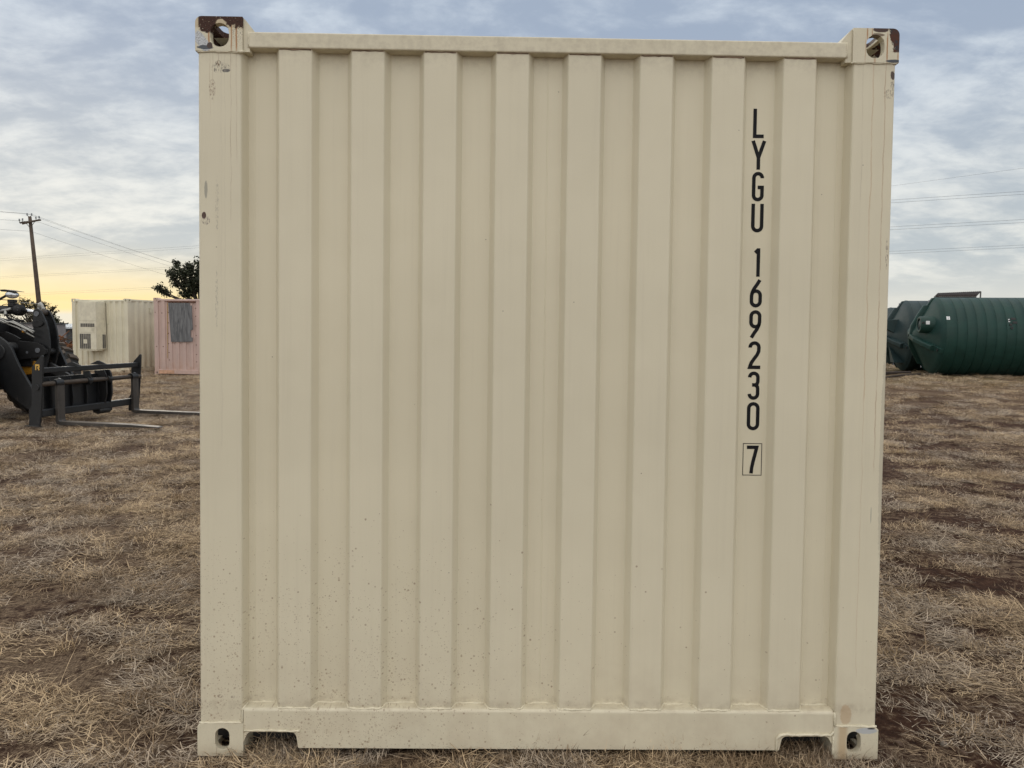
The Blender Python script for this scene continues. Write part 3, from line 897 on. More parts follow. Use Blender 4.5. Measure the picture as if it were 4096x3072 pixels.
# ---------------------------------------------------------------- tan container with air conditioner
th = math.radians(-16.8)
ex = Vector((math.cos(th), math.sin(th), 0)); ey = Vector((-math.sin(th), math.cos(th), 0))
near_c = Vector((-11.99, 24.46, 0))          # near corner, right end of the end face
org = near_c - ex * CW
tan_M = Matrix(((ex.x, ey.x, 0, org.x), (ex.y, ey.y, 0, org.y), (0, 0, 1, -0.085), (0, 0, 0, 1)))
tan = container(tan_M, 'tan shipping container with a boxy air conditioner mounted on its end', 'shipping container', (mat_tan, mat_tan, mat_tan, mat_tan), 'shipping containers in the yard')
mat_ac = simple('air_conditioner_beige', (0.69, 0.65, 0.52), 0.5, var=0.08, dirt=(0.42, 0.36, 0.28), dirt_amt=0.3)
mat_ac2 = simple('air_conditioner_side', (0.56, 0.52, 0.41), 0.5, var=0.08)
mat_dark = simple('dark_grille', (0.12, 0.115, 0.105), 0.8, var=0.3)
ac = MB(); ac.box(0.76, 1.50, -0.45, 0.012, 0.80, 2.47)
aco = ac.build('air_conditioner', mat_ac, tan, bevel=0.012)
aco['label'] = 'beige wall air conditioner with slotted grilles'
MB().box(0.745, 1.515, -0.462, -0.2, 0.765, 0.795).build('tray_edge', mat_ac2, aco)
MB().box(0.78, 1.48, -0.457, -0.451, 1.805, 1.820).build('panel_joint', mat_ac2, aco)
MB().box(0.78, 1.48, -0.457, -0.451, 1.390, 1.402).build('panel_joint', mat_ac2, aco)
for k in range(8):
    MB().box(0.845 + k * 0.076, 0.900 + k * 0.076, -0.459, -0.451, 1.59, 1.71).build('vent_slot', mat_dark, aco)
for k in range(6):
    xa = 0.80 + k * 0.080
    for za, zb in (((0.83, 1.01), (1.16, 1.35)) if k in (2, 3) else ((0.83, 1.35),)):
        MB().box(xa, xa + 0.060, -0.459, -0.451, za, zb).build('grille_slot', mat_dark, aco)
MB().box(1.501, 1.509, -0.17, -0.11, 0.84, 1.33).build('side_grille', mat_dark, aco)
MB().box(1.501, 1.509, -0.09, -0.04, 0.84, 1.33).build('side_grille', mat_dark, aco)
MB().box(1.32, 1.43, -0.458, -0.451, 1.43, 1.55).build('access_cover', mat_ac2, aco)
MB().box(1.56, 1.60, -0.03, 0.012, 1.70, 2.46).build('conduit_cover', mat_tan, tan)
MB().box(CW, CW + 0.03, 1.05, 1.13, 2.12, 2.30).build('lock_box', mat_tan, tan)

# ---------------------------------------------------------------- pink container
th = math.radians(-9.0)
ex = Vector((math.cos(th), math.sin(th), 0)); ey = Vector((-math.sin(th), math.cos(th), 0))
org = Vector((-10.72, 23.62, 0))
pink_M = Matrix(((ex.x, ey.x, 0, org.x), (ex.y, ey.y, 0, org.y), (0, 0, 1, -0.075), (0, 0, 0, 1)))
pink = container(pink_M, 'faded pink shipping container with a weathered plywood panel over its window', 'shipping container', (mat_pink, mat_pink, mat_pink, mat_pink), 'shipping containers in the yard')


def ply_mat():
    m, N, b = new_mat('weathered_plywood')
    v = N.obj(); x, y, z = N.xyz(v)
    gr = N.noise(N.mapv(v, scale=(20, 4, 1.6)), 1.0, 6, 0.65, 1.2)
    blot = N.noise(v, 3.5, 4, 0.6)
    c = N.mix(N.ss(gr, 0.35, 0.65), (0.075, 0.078, 0.085), (0.20, 0.205, 0.215))
    c = N.mix(N.mul(N.ss(blot, 0.45, 0.7), 0.5), c, (0.13, 0.13, 0.14))
    N.put(b.inputs['Base Color'], c); b.inputs['Roughness'].default_value = 0.9
    N.put(b.inputs['Normal'], N.bump(gr, 0.006, 0.8))
    return m


mat_ply = ply_mat()
pb = [(0.56, 2.42), (1.33, 2.42), (1.335, 2.34), (1.41, 2.34), (1.435, 1.53), (1.345, 1.51), (1.35, 1.28), (1.425, 1.26), (1.415, 1.13), (0.64, 1.11)]
MB().prism(pb, -0.028, -0.010, lambda a, b, t: (a, t, b)).build('plywood_panel', mat_ply, pink)
mat_rust = simple('rusty_steel', (0.12, 0.055, 0.035), 0.85, var=0.4, scale=12, bumpd=0.004)
mat_yel = simple('faded_yellow_strip', (0.38, 0.24, 0.09), 0.8, var=0.3, scale=20)
MB().box(0.50, 1.52, -0.02, 0.012, 2.435, 2.487).build('lintel', mat_rust, pink, bevel=0.006)
MB().add([(0.50, 0.002, 2.42), (0.525, 0.002, 2.42), (0.49, 0.002, 0.55), (0.475, 0.002, 0.55), (0.50, 0.010, 2.42), (0.525, 0.010, 2.42), (0.49, 0.010, 0.55), (0.475, 0.010, 0.55)],
         [(0, 1, 2, 3), (7, 6, 5, 4), (0, 4, 5, 1), (2, 6, 7, 3), (0, 3, 7, 4), (1, 5, 6, 2)]).build('cut_line_strip', mat_yel, pink)
for (x, z) in [(0.73, 2.1), (0.73, 1.75), (0.73, 1.4), (0.73, 1.05), (0.74, 0.75), (0.745, 0.5), (1.73, 2.25), (1.73, 1.98), (1.73, 1.66), (1.735, 1.34), (1.735, 1.02), (1.74, 0.70), (1.74, 0.45), (0.06, 2.1), (0.30, 2.08), (0.33, 0.95), (0.09, 0.95)]:
    x = x - 0.20 if x > 0.5 else x
    MB().tube([(x, 0.0, z), (x, 0.012, z)], 0.016, 8).build('bolt_hole', mat_rust, pink)
mat_peach = simple('peeling_peach_paint', (0.55, 0.33, 0.22), 0.7, var=0.2, scale=8)
MB().box(0.165, 0.72, -0.004, 0.003, 0.03, 0.15).build('repair_strip', mat_peach, pink)


# ================================================================ tanks
def tank_mat(name, col):
    m, N, b = new_mat(name)
    v = N.obj()
    n = N.noise(v, 1.4, 5, 0.6)
    c = N.mix(N.ss(n, 0.3, 0.7), tuple(k * 0.82 for k in col), tuple(k * 1.12 for k in col))
    st = N.noise(N.mapv(v, scale=(0.6, 9, 9)), 1.0, 5, 0.7)
    c = N.mix(N.mul(N.ss(st, 0.5, 0.75), 0.25), c, tuple(k * 1.5 + 0.01 for k in col))
    N.put(b.inputs['Base Color'], c)
    N.put(b.inputs['Roughness'], N.lin(n, 0.3, 0.7, 0.48, 0.62)); b.inputs['Specular IOR Level'].default_value = 0.35
    N.put(b.inputs['Normal'], N.bump(N.noise(v, 2.2, 3, 0.5), 0.02, 0.6))
    return m


mat_green = tank_mat('green_polyethylene', (0.008, 0.040, 0.033))
mat_slate = tank_mat('slate_polyethylene', (0.016, 0.036, 0.038))
mat_white = simple('white_sticker', (0.70, 0.72, 0.74), 0.6, var=0.05)
mat_greymark = simple('grey_marking', (0.22, 0.23, 0.27), 0.6)
mat_blackmark = simple('black_fitting', (0.008, 0.009, 0.010), 0.6)
TR = 1.643


def tank(loc, az, col, label, length=11.6, roll=0.0, fittings=True, box=False):
    c, s = math.cos(az), math.sin(az)
    M = Matrix(((c, -s, 0, loc[0]), (s, c, 0, loc[1]), (0, 0, 1, loc[2]), (0, 0, 0, 1)))
    root = empty('storage_tank', mat=M)
    tag(root, label, 'storage tank', 'large plastic tanks lying on their sides')
    prof = [(-0.80, 0.02), (-0.80, 0.16), (-0.775, 0.24), (-0.70, 0.36), (-0.52, 0.68), (-0.30, 1.08), (-0.10, 1.44), (-0.03, 1.555), (0.03, 1.605), (0.075, TR - 0.012), (0.085, TR + 0.010), (0.13, TR + 0.010), (0.14, TR)]
    t = 0.16; k = 0
    while t < length:
        prof += [(t + 0.012, TR), (t + 0.33, TR), (t + 0.337, TR - 0.016), (t + 0.353, TR - 0.016), (t + 0.36, TR)]
        t += 0.36
    prof += [(length + 0.1, TR), (length + 0.35, TR * 0.90), (length + 0.55, TR * 0.6), (length + 0.62, 0.02)]
    mb = MB(); mb.lathe(prof, 72, lambda a, b, d: (a, b, TR + d))
    mb.build('tank_shell', col, root)
    # radial stiffening arms on the cone, each ending in a lifting lug
    for ang in (90, -23, -115, 155):
        a = math.radians(ang + roll)
        er = Vector((0, math.cos(a) * -1, math.sin(a))); et = Vector((0, math.sin(a), math.cos(a)))
        # er: radial (y points away from camera side), x axis is the tank axis
        mbb = MB()

        def P(r, out, w):
            # cone surface x at radius r
            xs = -0.80 + 0.86 * max(0.0, (r - 0.16)) / 1.46
            p = Vector((xs - out, 0, 0)) + er * r + et * w
            return (p.x, p.y, p.z + TR)
        rr = [(0.05, 0.10, 0.13), (0.45, 0.20, 0.13), (0.95, 0.24, 0.14), (1.30, 0.24, 0.15)]
        vs = []
        for (r, o, w) in rr: vs += [P(r, -0.08, -w), P(r, o * 0.8, -w * 0.8), P(r, o, -w * 0.45), P(r, o, w * 0.45), P(r, o * 0.8, w * 0.8), P(r, -0.08, w)]
        fs = []
        for i in range(3):
            for j in range(6): fs.append((i * 6 + j, i * 6 + (j + 1) % 6, (i + 1) * 6 + (j + 1) % 6, (i + 1) * 6 + j))
        fs += [tuple(range(6)), tuple(range(18, 24))]
        mbb.add(vs, fs)
        mbb.build('stiffening_arm', col, root, bevel=0.012)
        ml = MB(); vs = []
        for (r, o, w) in [(1.31, 0.12, 0.11), (1.62, 0.10, 0.10)]: vs += [P(r, -0.06, -w), P(r, o, -w), P(r, o, w), P(r, -0.06, w)]
        ml.add(vs, [(0, 1, 2, 3), (4, 7, 6, 5)] + [(j, (j + 1) % 4, 4 + (j + 1) % 4, 4 + j) for j in range(4)])
        lug = ml.build('lifting_lug', col, root, bevel=0.01)
        q = Vector(P(1.48, 0.115, 0)); MB().tube([q, q + Vector((-0.03, 0, 0))], 0.05, 10).build('lug_bolt', mat_greymark if ang in (90, -115) else mat_blackmark, lug)
    return root, M


T1, M1 = tank((19.47, 30.15, -0.075), math.radians(-12.7), mat_green, 'dark green ribbed tank with white stickers, nearest the camera at right')


def cone_pt(yy, zz, out=0.0):
    r = math.hypot(yy, zz); xs = -0.80 + 0.86 * max(0.0, (r - 0.16)) / 1.46
    return Vector((xs - out, yy, TR + zz))


# manway neck on the cone
nk = MB()
c0 = cone_pt(-0.80, 0.47)
for_ = Vector((-1, 0, 0))
nk.lathe([(0.30, 0.36), (-0.12, 0.36), (-0.36, 0.345), (-0.385, 0.33), (-0.385, 0.25), (-0.36, 0.24), (-0.10, 0.235), (-0.10, 0.01)], 28, lambda a, b, d: (c0.x + a, c0.y + b, c0.z + d))
neck = nk.build('manway_neck', mat_green, T1)
MB().lathe([(-0.388, 0.232), (-0.36, 0.236), (-0.33, 0.228), (-0.33, 0.19), (-0.37, 0.185), (-0.372, 0.01)], 24, lambda a, b, d: (c0.x + a + 0.02, c0.y + b, c0.z + d)).build('manway_lid', mat_slate, neck)


def on_shell(x, ang, out=0.004):
    a = math.radians(ang); r = TR + out
    return Vector((x, -r * math.cos(a), TR + r * math.sin(a)))


def sticker(x, ang, w, h, mat, name, parent, out=0.006):
    dA = math.degrees(h / 2 / TR); mb = MB(); n = 4; vs = []
    for o in (out - 0.004, out):
        for i in range(n + 1):
            a = ang - dA + 2 * dA * i / n
            vs += [tuple(on_shell(x - w / 2, a, o)), tuple(on_shell(x + w / 2, a, o))]
    fs = [(b + 2 * i, b + 2 * i + 1, b + 2 * i + 3, b + 2 * i + 2) for b in (0, 2 * (n + 1)) for i in range(n)]
    mb.add(vs, fs); return mb.build(name, mat, parent)


lab = sticker(0.17, 26.5, 0.13, 0.15, mat_white, 'sticker', T1, 0.012)
sticker(0.165, 28.5, 0.012, 0.05, mat_greymark, 'sticker_mark', lab, 0.015)
sticker(0.182, 25.6, 0.012, 0.06, mat_greymark, 'sticker_mark', lab, 0.015)
sticker(0.174, 26.6, 0.04, 0.012, mat_greymark, 'sticker_mark', lab, 0.0155)
sticker(2.40, 23.5, 0.06, 0.13, mat_white, 'sticker', T1, 0.012)
for (x, a, w, h) in ((2.56, 26.2, 0.17, 0.10), (2.60, 20.6, 0.17, 0.09)):
    sticker(x, a, w, h, mat_blackmark, 'black_patch', T1, 0.010)
for (x, a, r) in ((2.45, 17.3, 0.052), (2.48, 12.6, 0.052), (2.41, 23.5, 0.035)):
    p = on_shell(x, a, 0.0); q = on_shell(x, a, 0.02); MB().tube([p, q], r, 14).build('hose_port', mat_blackmark, T1)
# sticker and lock on the neck
pn = Vector((c0.x - 0.16, c0.y - 0.34, c0.z + 0.08))
MB().box(pn.x - 0.06, pn.x + 0.09, pn.y - 0.034, pn.y - 0.028, pn.z - 0.07, pn.z + 0.07).build('neck_sticker', mat_white, neck)
MB().tube([(pn.x - 0.16, pn.y, pn.z), (pn.x - 0.16, pn.y - 0.05, pn.z)], 0.04, 10).build('neck_fitting', mat_blackmark, neck)
MB().tube([(7.2, 0.2, 2 * TR - 0.02), (7.2, 0.2, 2 * TR + 0.06)], 0.32, 20).build('top_hatch', mat_green, T1)

T2, M2 = tank((19.90, 33.4, -0.075), math.radians(-12.7), mat_slate, 'dark slate tank lying behind the green one', roll=2)
bx = cone_pt(-0.40, 0.42)
MB().add([(bx.x - 0.30, bx.y - 0.25, bx.z + 0.30), (bx.x - 0.30, bx.y + 0.25, bx.z + 0.30), (bx.x - 0.30, bx.y + 0.25, bx.z - 0.10), (bx.x - 0.30, bx.y - 0.25, bx.z - 0.10),
          (bx.x + 0.30, bx.y - 0.30, bx.z + 0.34), (bx.x + 0.30, bx.y + 0.30, bx.z + 0.34), (bx.x + 0.20, bx.y + 0.30, bx.z - 0.42), (bx.x + 0.20, bx.y - 0.30, bx.z - 0.42)],
         [(0, 1, 2, 3), (4, 7, 6, 5), (0, 4, 5, 1), (1, 5, 6, 2), (2, 6, 7, 3), (3, 7, 4, 0)]).build('moulded_box', mat_slate, T2, bevel=0.02)
fx = cone_pt(-0.50, -0.75)
MB().add([(fx.x - 0.12, fx.y - 0.28, fx.z - 0.50), (fx.x - 0.12, fx.y + 0.35, fx.z - 0.50), (fx.x - 0.25, fx.y + 0.30, fx.z + 0.35), (fx.x + 0.3, fx.y - 0.28, fx.z - 0.50), (fx.x + 0.3, fx.y + 0.35, fx.z - 0.50), (fx.x + 0.2, fx.y + 0.30, fx.z + 0.35)],
         [(0, 1, 2), (3, 5, 4), (0, 3, 4, 1), (1, 4, 5, 2), (2, 5, 3, 0)]).build('gusset', mat_slate, T2)
T3, M3 = tank((23.05, 41.0, -0.12), math.radians(-12.7), mat_slate, 'slate grey tank mostly hidden, third back beside the cream container', roll=8)

# carport roof behind the tanks
mat_roofdk = simple('brown_metal_roof', (0.026, 0.018, 0.016), 0.8, var=0.2, bumpd=0.0, spec=0.2)
mat_post = simple('galvanised_post', (0.12, 0.12, 0.12), 0.6)
cp = empty('carport', (25.8, 42.0, GH(25.8, 42)))
tag(cp, 'dark brown corrugated carport roof on thin posts behind the tanks', 'carport')
g0 = GH(25.8, 42)
NLc, NRc, FLc, FRc = Vector((24.64, 39.26, 3.75)), Vector((26.94, 39.23, 3.78)), Vector((27.09, 43.26, 4.17)), Vector((29.70, 43.24, 4.31))
offc = Vector((25.8, 42.0, g0))
prof = corrug(0.0, 1.0, [0.03 + 0.047 * k for k in range(21)], 0.014, 0.008, 0.0, -0.022, 0.002); n = len(prof)
mbr = MB()
vs = [tuple(NLc.lerp(NRc, min(a, 1)) - offc + Vector((0, 0, b))) for a, b in prof] + [tuple(FLc.lerp(FRc, min(a, 1)) - offc + Vector((0, 0, b))) for a, b in prof]
mbr.add(vs, [(i, i + 1, n + i + 1, n + i) for i in range(n - 1)], True)
o = mbr.build('roof_sheet', mat_roofdk, cp); md = o.modifiers.new('s', 'SOLIDIFY'); md.thickness = 0.01
for c_ in (NLc, NRc, FLc, FRc):
    q = c_ - offc + Vector((-0.03 if c_ in (NRc, FRc) else 0.03, 0, 0)); MB().box(q.x - 0.03, q.x + 0.03, q.y - 0.03, q.y + 0.03, 0, q.z - 0.03).build('post', mat_post, cp)
for a_, b_ in ((NLc, NRc), (FLc, FRc)):
    MB().tube([a_ - offc - Vector((0, 0, .05)), b_ - offc - Vector((0, 0, .05))], 0.03, 4).build('beam', mat_roofdk, cp)

# steel bars on the ground near the tanks
mat_bar = simple('dark_steel_bar', (0.035, 0.024, 0.020), 0.8, var=0.3)
for i, (xa, ya, xb, yb, dz, lab) in enumerate([
        (15.2, 25.6, 18.4, 28.9, 0.07, 'dark steel bar at the front of the bundle by the tanks'), (15.0, 26.3, 18.0, 29.5, 0.10, 'dark steel bar second from the front of the bundle'),
        (15.3, 27.2, 18.3, 30.6, 0.08, 'dark steel bar in the middle of the bundle on the grass'), (15.5, 28.2, 18.2, 31.4, 0.13, 'dark steel bar behind the middle of the bundle'),
        (15.8, 29.4, 18.6, 32.2, 0.09, 'dark steel bar at the back of the bundle by the slate tank'), (15.1, 26.9, 17.4, 27.8, 0.18, 'dark steel bar lying across the others')]):
    o = MB().tube([(xa, ya, GH(xa, ya) + dz), ((xa + xb) / 2, (ya + yb) / 2, GH(xa, ya) + dz + 0.02), (xb, yb, GH(xb, yb) + dz)], 0.045, 6).build('steel_bar', mat_bar)
    tag(o, lab, 'steel bar', 'steel bars lying on the grass')


# ================================================================ wheel loader
LO = Vector((-5.63, 10.08, -0.04)); LF = Vector((0.98450, -0.1754, 0)).normalized(); LL = Vector((-LF.y, LF.x, 0))
LM = Matrix(((LF.x, LL.x, 0, LO.x), (LF.y, LL.y, 0, LO.y), (0, 0, 1, 0.0), (0, 0, 0, 1)))
loader = empty('wheel_loader', mat=LM)
tag(loader, 'black and yellow wheel loader carrying a pallet fork attachment', 'wheel loader')


def dark_metal(name, col, rough=0.5, wear=(0.16, 0.15, 0.14), wamt=0.35, metal=0.0):
    m, N, b = new_mat(name)
    v = N.obj()
    c = N.mix(N.ss(N.noise(v, 3.0, 6, 0.65), 0.35, 0.7), tuple(k * 0.75 for k in col), tuple(k * 1.25 for k in col))
    w = N.ss(N.noise(N.mapv(v, scale=(1, 1, 0.5)), 9.0, 7, 0.75), 0.60, 0.74)
    c = N.mix(N.mul(w, wamt), c, wear)
    N.put(b.inputs['Base Color'], c); b.inputs['Metallic'].default_value = metal
    N.put(b.inputs['Roughness'], N.lin(N.noise(v, 14.0, 4, 0.6), 0.3, 0.7, rough * 0.8, rough * 1.2))
    N.put(b.inputs['Normal'], N.bump(N.noise(v, 50.0, 4, 0.6), 0.0015, 0.6))
    return m


mL = dark_metal('loader_charcoal', (0.009, 0.010, 0.012), 0.48, (0.085, 0.072, 0.06), 0.55)
mLb = dark_metal('loader_black', (0.006, 0.006, 0.007), 0.6, wamt=0.12)
mF = dark_metal('fork_steel', (0.060, 0.054, 0.050), 0.42, (0.24, 0.15, 0.09), 0.85, 0.2)
mFt = dark_metal('fork_pale_top', (0.20, 0.175, 0.15), 0.5, (0.10, 0.07, 0.05), 0.6, 0.3)
mShaft = dark_metal('shaft_brown', (0.050, 0.036, 0.026), 0.55, (0.10, 0.06, 0.04), 0.4)
mYel = dark_metal('machine_yellow', (0.42, 0.20, 0.02), 0.45, (0.2, 0.12, 0.04), 0.3)
mDecal = simple('decal_yellow', (0.62, 0.38, 0.08), 0.5, var=0.06)
mChrome = simple('chrome_rod', (0.75, 0.77, 0.80), 0.12, metal=1.0, var=0.03)
mPipe = simple('hydraulic_pipe', (0.36, 0.36, 0.34), 0.35, metal=0.6, var=0.2)
mRub = simple('tyre_rubber', (0.022, 0.021, 0.020), 0.85, var=0.2, scale=8, bumpd=0.003)
mLug = simple('dusty_tread', (0.100, 0.078, 0.062), 0.92, var=0.25, scale=9, bumpd=0.004)
mPin = simple('pin_grey', (0.15, 0.16, 0.18), 0.4, var=0.1, metal=0.3)
mGlass = simple('lamp_lens', (0.55, 0.58, 0.62), 0.12, metal=0.7, var=0.35, scale=18)
mCab = simple('cab_glass', (0.02, 0.025, 0.028), 0.08, var=0.05)


def plate(name, pts, s0, s1, mat=None, parent=None, bevel=0.004):
    return MB().prism(pts, s0, s1, lambda a, b, t: (a, t, b)).build(name, mat or mL, parent or loader, bevel=bevel)


def lcyl(name, u, z, s0, s1, r, mat, parent=None, seg=20):
    return MB().tube([(u, s0, z), (u, s1, z)], r, seg).build(name, mat, parent or loader)


# --- attachment frame (carriage)
frame = empty('fork_carriage', (0, 0, 0)); frame.parent = loader
side = [(0.060, 1.082), (0.073, 1.084), (0.086, 1.067), (0.076, 0.905), (0.053, 0.58), (0.018, 0.163), (-0.006, 0.020), (-0.182, 0.020), (-0.175, 0.262), (-0.129, 0.314), (-0.105, 0.907), (-0.065, 0.950)]
pl = plate('side_plate', side, -1.205, -1.175, mL, frame)
plate('side_plate', [(a - 0.01, b - 0.045) if b > 0.5 else (a - 0.01, b) for a, b in side], 1.095, 1.125, mL, frame)
plate('foot', [(-0.225, 0.012), (0.0, 0.005), (0.0, 0.022), (-0.225, 0.028)], -1.235, -1.165, mF, frame, 0.002)
yr = -1.2065


def rbox(mb, pts, off=0.0): mb.prism(pts, yr - 0.002 - off, yr + 0.002, lambda a, b, t: (a, t, b))


R = MB()
rbox(R, [(-0.046, 0.950), (0.026, 0.946), (0.026, 0.930), (0.026, 0.900), (0.014, 0.886), (0.026, 0.874), (0.024, 0.860), (0.010, 0.856), (-0.002, 0.882), (-0.010, 0.892), (-0.010, 0.905), (0.006, 0.905), (0.006, 0.920), (-0.026, 0.922), (-0.030, 0.860), (-0.046, 0.862)])
R.build('decal_letter', mDecal, pl)
MB().box(-0.035, 0.035, -1.17, 1.095, 0.810, 0.893).build('top_rail', mL, frame, bevel=0.012)
MB().box(-0.075, 0.020, -1.17, 1.095, 0.150, 0.262).build('bottom_rail', mL, frame, bevel=0.014)
lcyl('fork_shaft', 0.030, 0.648, -1.20, 1.12, 0.036, mShaft, frame)
lcyl('shaft_end_boss', -0.03, 0.60, -1.222, -1.16, 0.045, mL, frame)
for s in (-0.18, 0.30):
    plate('rail_hanger', [(-0.06, 0.80), (0.05, 0.80), (0.075, 0.74), (0.075, 0.60), (0.05, 0.575), (-0.06, 0.575)], s - 0.012, s + 0.012, mL, frame, 0.003)
    lcyl('shaft_collar', 0.030, 0.648, s - 0.05, s + 0.05, 0.052, mL, frame)
# quick coupler back plate with ribs and slotted ears
cpl = empty('quick_coupler', (0, 0, 0)); cpl.parent = loader
MB().box(-0.14, -0.11, -0.98, 0.34, 0.20, 0.74).build('back_plate', mL, cpl, bevel=0.006)
for s in (-0.86, -0.42, -0.10, 0.18): plate('rib', [(-0.112, 0.20), (-0.07, 0.24), (-0.055, 0.40), (-0.07, 0.62), (-0.112, 0.72)], s - 0.012, s + 0.012, mL, cpl, 0.002)
ear = [(-0.30, 0.885), (-0.10, 0.955), (-0.06, 0.955), (0.06, 0.89), (0.06, 0.86), (-0.30, 0.86)]
plate('coupler_ear', [(-0.20, 0.893), (-0.06, 0.955), (-0.03, 0.957), (0.12, 0.895)], -0.46, -0.43, mL, cpl)
plate('coupler_ear', [(-0.20, 0.893), (-0.06, 0.955), (-0.03, 0.957), (0.12, 0.895)], 0.14, 0.17, mL, cpl)
hook = [(-0.16, 0.79), (0.02, 0.79), (0.055, 0.72), (0.06, 0.40), (0.01, 0.20), (-0.05, 0.17), (-0.14, 0.20)]
plate('hook_plate', hook, 0.33, 0.36, mL, cpl)
plate('hook_plate', hook, 0.20, 0.23, mLb, cpl)
sl = MB(); sl.prism(obround(0.05, 0.30), 0.192, 0.199, lambda a, b, t: (0.0 + a, t, 0.42 + b)); sl.build('hook_slot', mLb, cpl)
MB().tube([(-0.02, 0.08, 0.12), (-0.02, 0.34, 0.12)], 0.05, 12).build('lower_pin', mLb, cpl)
plate('lower_bracket', [(-0.15, 0.16), (0.01, 0.16), (0.01, 0.11), (-0.05, 0.075), (-0.12, 0.09)], 0.10, 0.40, mLb, cpl)

# --- forks


def fork(sc, w):
    f = empty('pallet_fork', (0, 0, 0)); f.parent = loader
    a = 0.028; b = 0.078
    pts = [(a, 0.64), (b, 0.64), (b, 0.105)] + [(b + 0.03 - 0.03 * math.cos(math.radians(q)), 0.090 - 0.03 * math.sin(math.radians(q))) for q in (20, 50, 80)] + \
          [(1.25, 0.048), (1.72, 0.026), (1.74, 0.016), (1.10, 0.004), (0.10, 0.004), (0.045, 0.020), (a, 0.060)]
    MB().prism(pts, sc - w / 2, sc + w / 2, lambda p, q, t: (p, t, q)).build('fork_blade', mF, f, bevel=0.005)
    # paler upper face
    MB().add([(0.13, sc - w / 2 + .004, 0.0615), (0.13, sc + w / 2 - .004, 0.0615), (1.25, sc + w / 2 - .004, 0.0495), (1.25, sc - w / 2 + .004, 0.0495), (1.71, sc - w / 2 + .012, 0.0285), (1.71, sc + w / 2 - .012, 0.0285),
              (0.13, sc - w / 2 + .004, 0.058), (0.13, sc + w / 2 - .004, 0.058), (1.25, sc + w / 2 - .004, 0.046), (1.25, sc - w / 2 + .004, 0.046), (1.71, sc - w / 2 + .012, 0.026), (1.71, sc + w / 2 - .012, 0.026)],
             [(0, 1, 2, 3), (3, 2, 5, 4), (6, 9, 8, 7), (9, 10, 11, 8), (0, 3, 9, 6), (3, 4, 10, 9), (1, 7, 8, 2), (2, 8, 11, 5), (4, 5, 11, 10), (0, 6, 7, 1)]).build('upper_face', mFt, f)
    # hook ring over the shaft
    ring = [(0.030 + 0.062 * math.cos(math.radians(q)), 0.648 + 0.062 * math.sin(math.radians(q))) for q in range(-30, 215, 20)]
    ring += [(0.030 + 0.037 * math.cos(math.radians(q)), 0.648 + 0.037 * math.sin(math.radians(q))) for q in range(210, -35, -20)]
    MB().prism(ring, sc - w * 0.62, sc + w * 0.38, lambda p, q, t: (p, t, q)).build('fork_hook', mL, f)
    MB().tube([(0.05, sc, 0.70), (0.055, sc, 0.722)], 0.016, 8).build('grease_bolt', mPin, f)


fork(-0.845, 0.152); fork(0.945, 0.150)

# --- booms, cross tube, bracket and bellcrank
arm = [(-2.9, 1.52), (-2.2, 1.56), (-1.6, 1.50), (-1.36, 1.42), (-1.237, 1.339), (-1.16, 1.296), (-1.071, 1.223), (-1.002, 1.126), (-0.954, 1.012), (-0.887, 0.875), (-0.702, 0.579), (-0.60, 0.42), (-0.22, 0.36), (-0.16, 0.30),
       (-0.16, 0.16), (-0.30, 0.12), (-0.74, 0.187), (-0.93, 0.305), (-1.202, 0.512), (-1.45, 0.78), (-1.9, 1.08), (-2.9, 1.20)]
for s0 in (-0.575, 0.44):
    a_ = plate('boom_arm', arm, s0, s0 + 0.045, mL, loader, 0.006)
    lcyl('arm_boss', -1.25, 1.10, s0 - 0.03, s0 + 0.075, 0.125, mL, a_)
lcyl('cross_tube', -1.295, 1.165, -0.53, 0.44, 0.085, mL)
brk = [(-2.3, 1.20), (-1.45, 1.42), (-1.283, 1.360), (-1.177, 1.305), (-1.205, 1.281), (-1.171, 1.269), (-0.870, 1.247), (-0.771, 1.204), (-0.714, 1.134), (-0.722, 1.063), (-0.777, 1.020), (-0.912, 0.994), (-1.250, 0.952), (-2.3, 0.80)]
b1 = plate('crank_bracket', brk, -0.215, -0.180, mLb, loader)
lcyl('bracket_pin', -0.856, 1.120, -0.228, -0.175, 0.040, mPin, b1)
lcyl('lifting_eye', -1.055, 1.085, -0.2165, -0.206, 0.022, mPin, b1)
tall = [(-2.6, 1.78), (-1.55, 1.60), (-1.25, 1.47), (-0.93, 1.31), (-0.80, 1.15), (-0.90, 0.95), (-1.2, 0.80), (-2.6, 0.62)]
plate('crank_bracket', tall, 0.10, 0.135, mLb, loader)
MB().box(-2.6, -1.02, -0.175, 0.095, 0.85, 1.20).build('boom_box', mLb, loader)
crank = [(-0.985, 1.745), (-0.965, 1.782), (-0.925, 1.800), (-0.885, 1.798), (-0.840, 1.765), (-0.795, 1.688), (-0.748, 1.587), (-0.712, 1.462), (-0.692, 1.299), (-0.688, 1.151), (-0.714, 1.039), (-0.742, 0.925), (-0.775, 0.80), (-0.86, 0.70),
         (-0.86, 0.86), (-0.83, 0.98), (-0.86, 1.10), (-0.985, 1.20), (-0.985, 1.325)]
for s0 in (-0.150, 0.035):
    c_ = plate('bell_crank', crank, s0, s0 + 0.032, mL, loader, 0.005)
    if s0 < 0:
        lcyl('crank_pin', -0.915, 1.717, s0 - 0.012, s0 + 0.05, 0.043, mPin, c_)
        plate('crank_boss', [(-0.975, 1.600), (-0.870, 1.607), (-0.800, 1.590), (-0.780, 1.560), (-0.810, 1.525), (-0.870, 1.500), (-0.975, 1.500)], s0 - 0.025, s0 + 0.01, mLb, c_)
lcyl('crank_cross_pin', -0.90, 1.735, -0.118, 0.035, 0.055, mShaft)
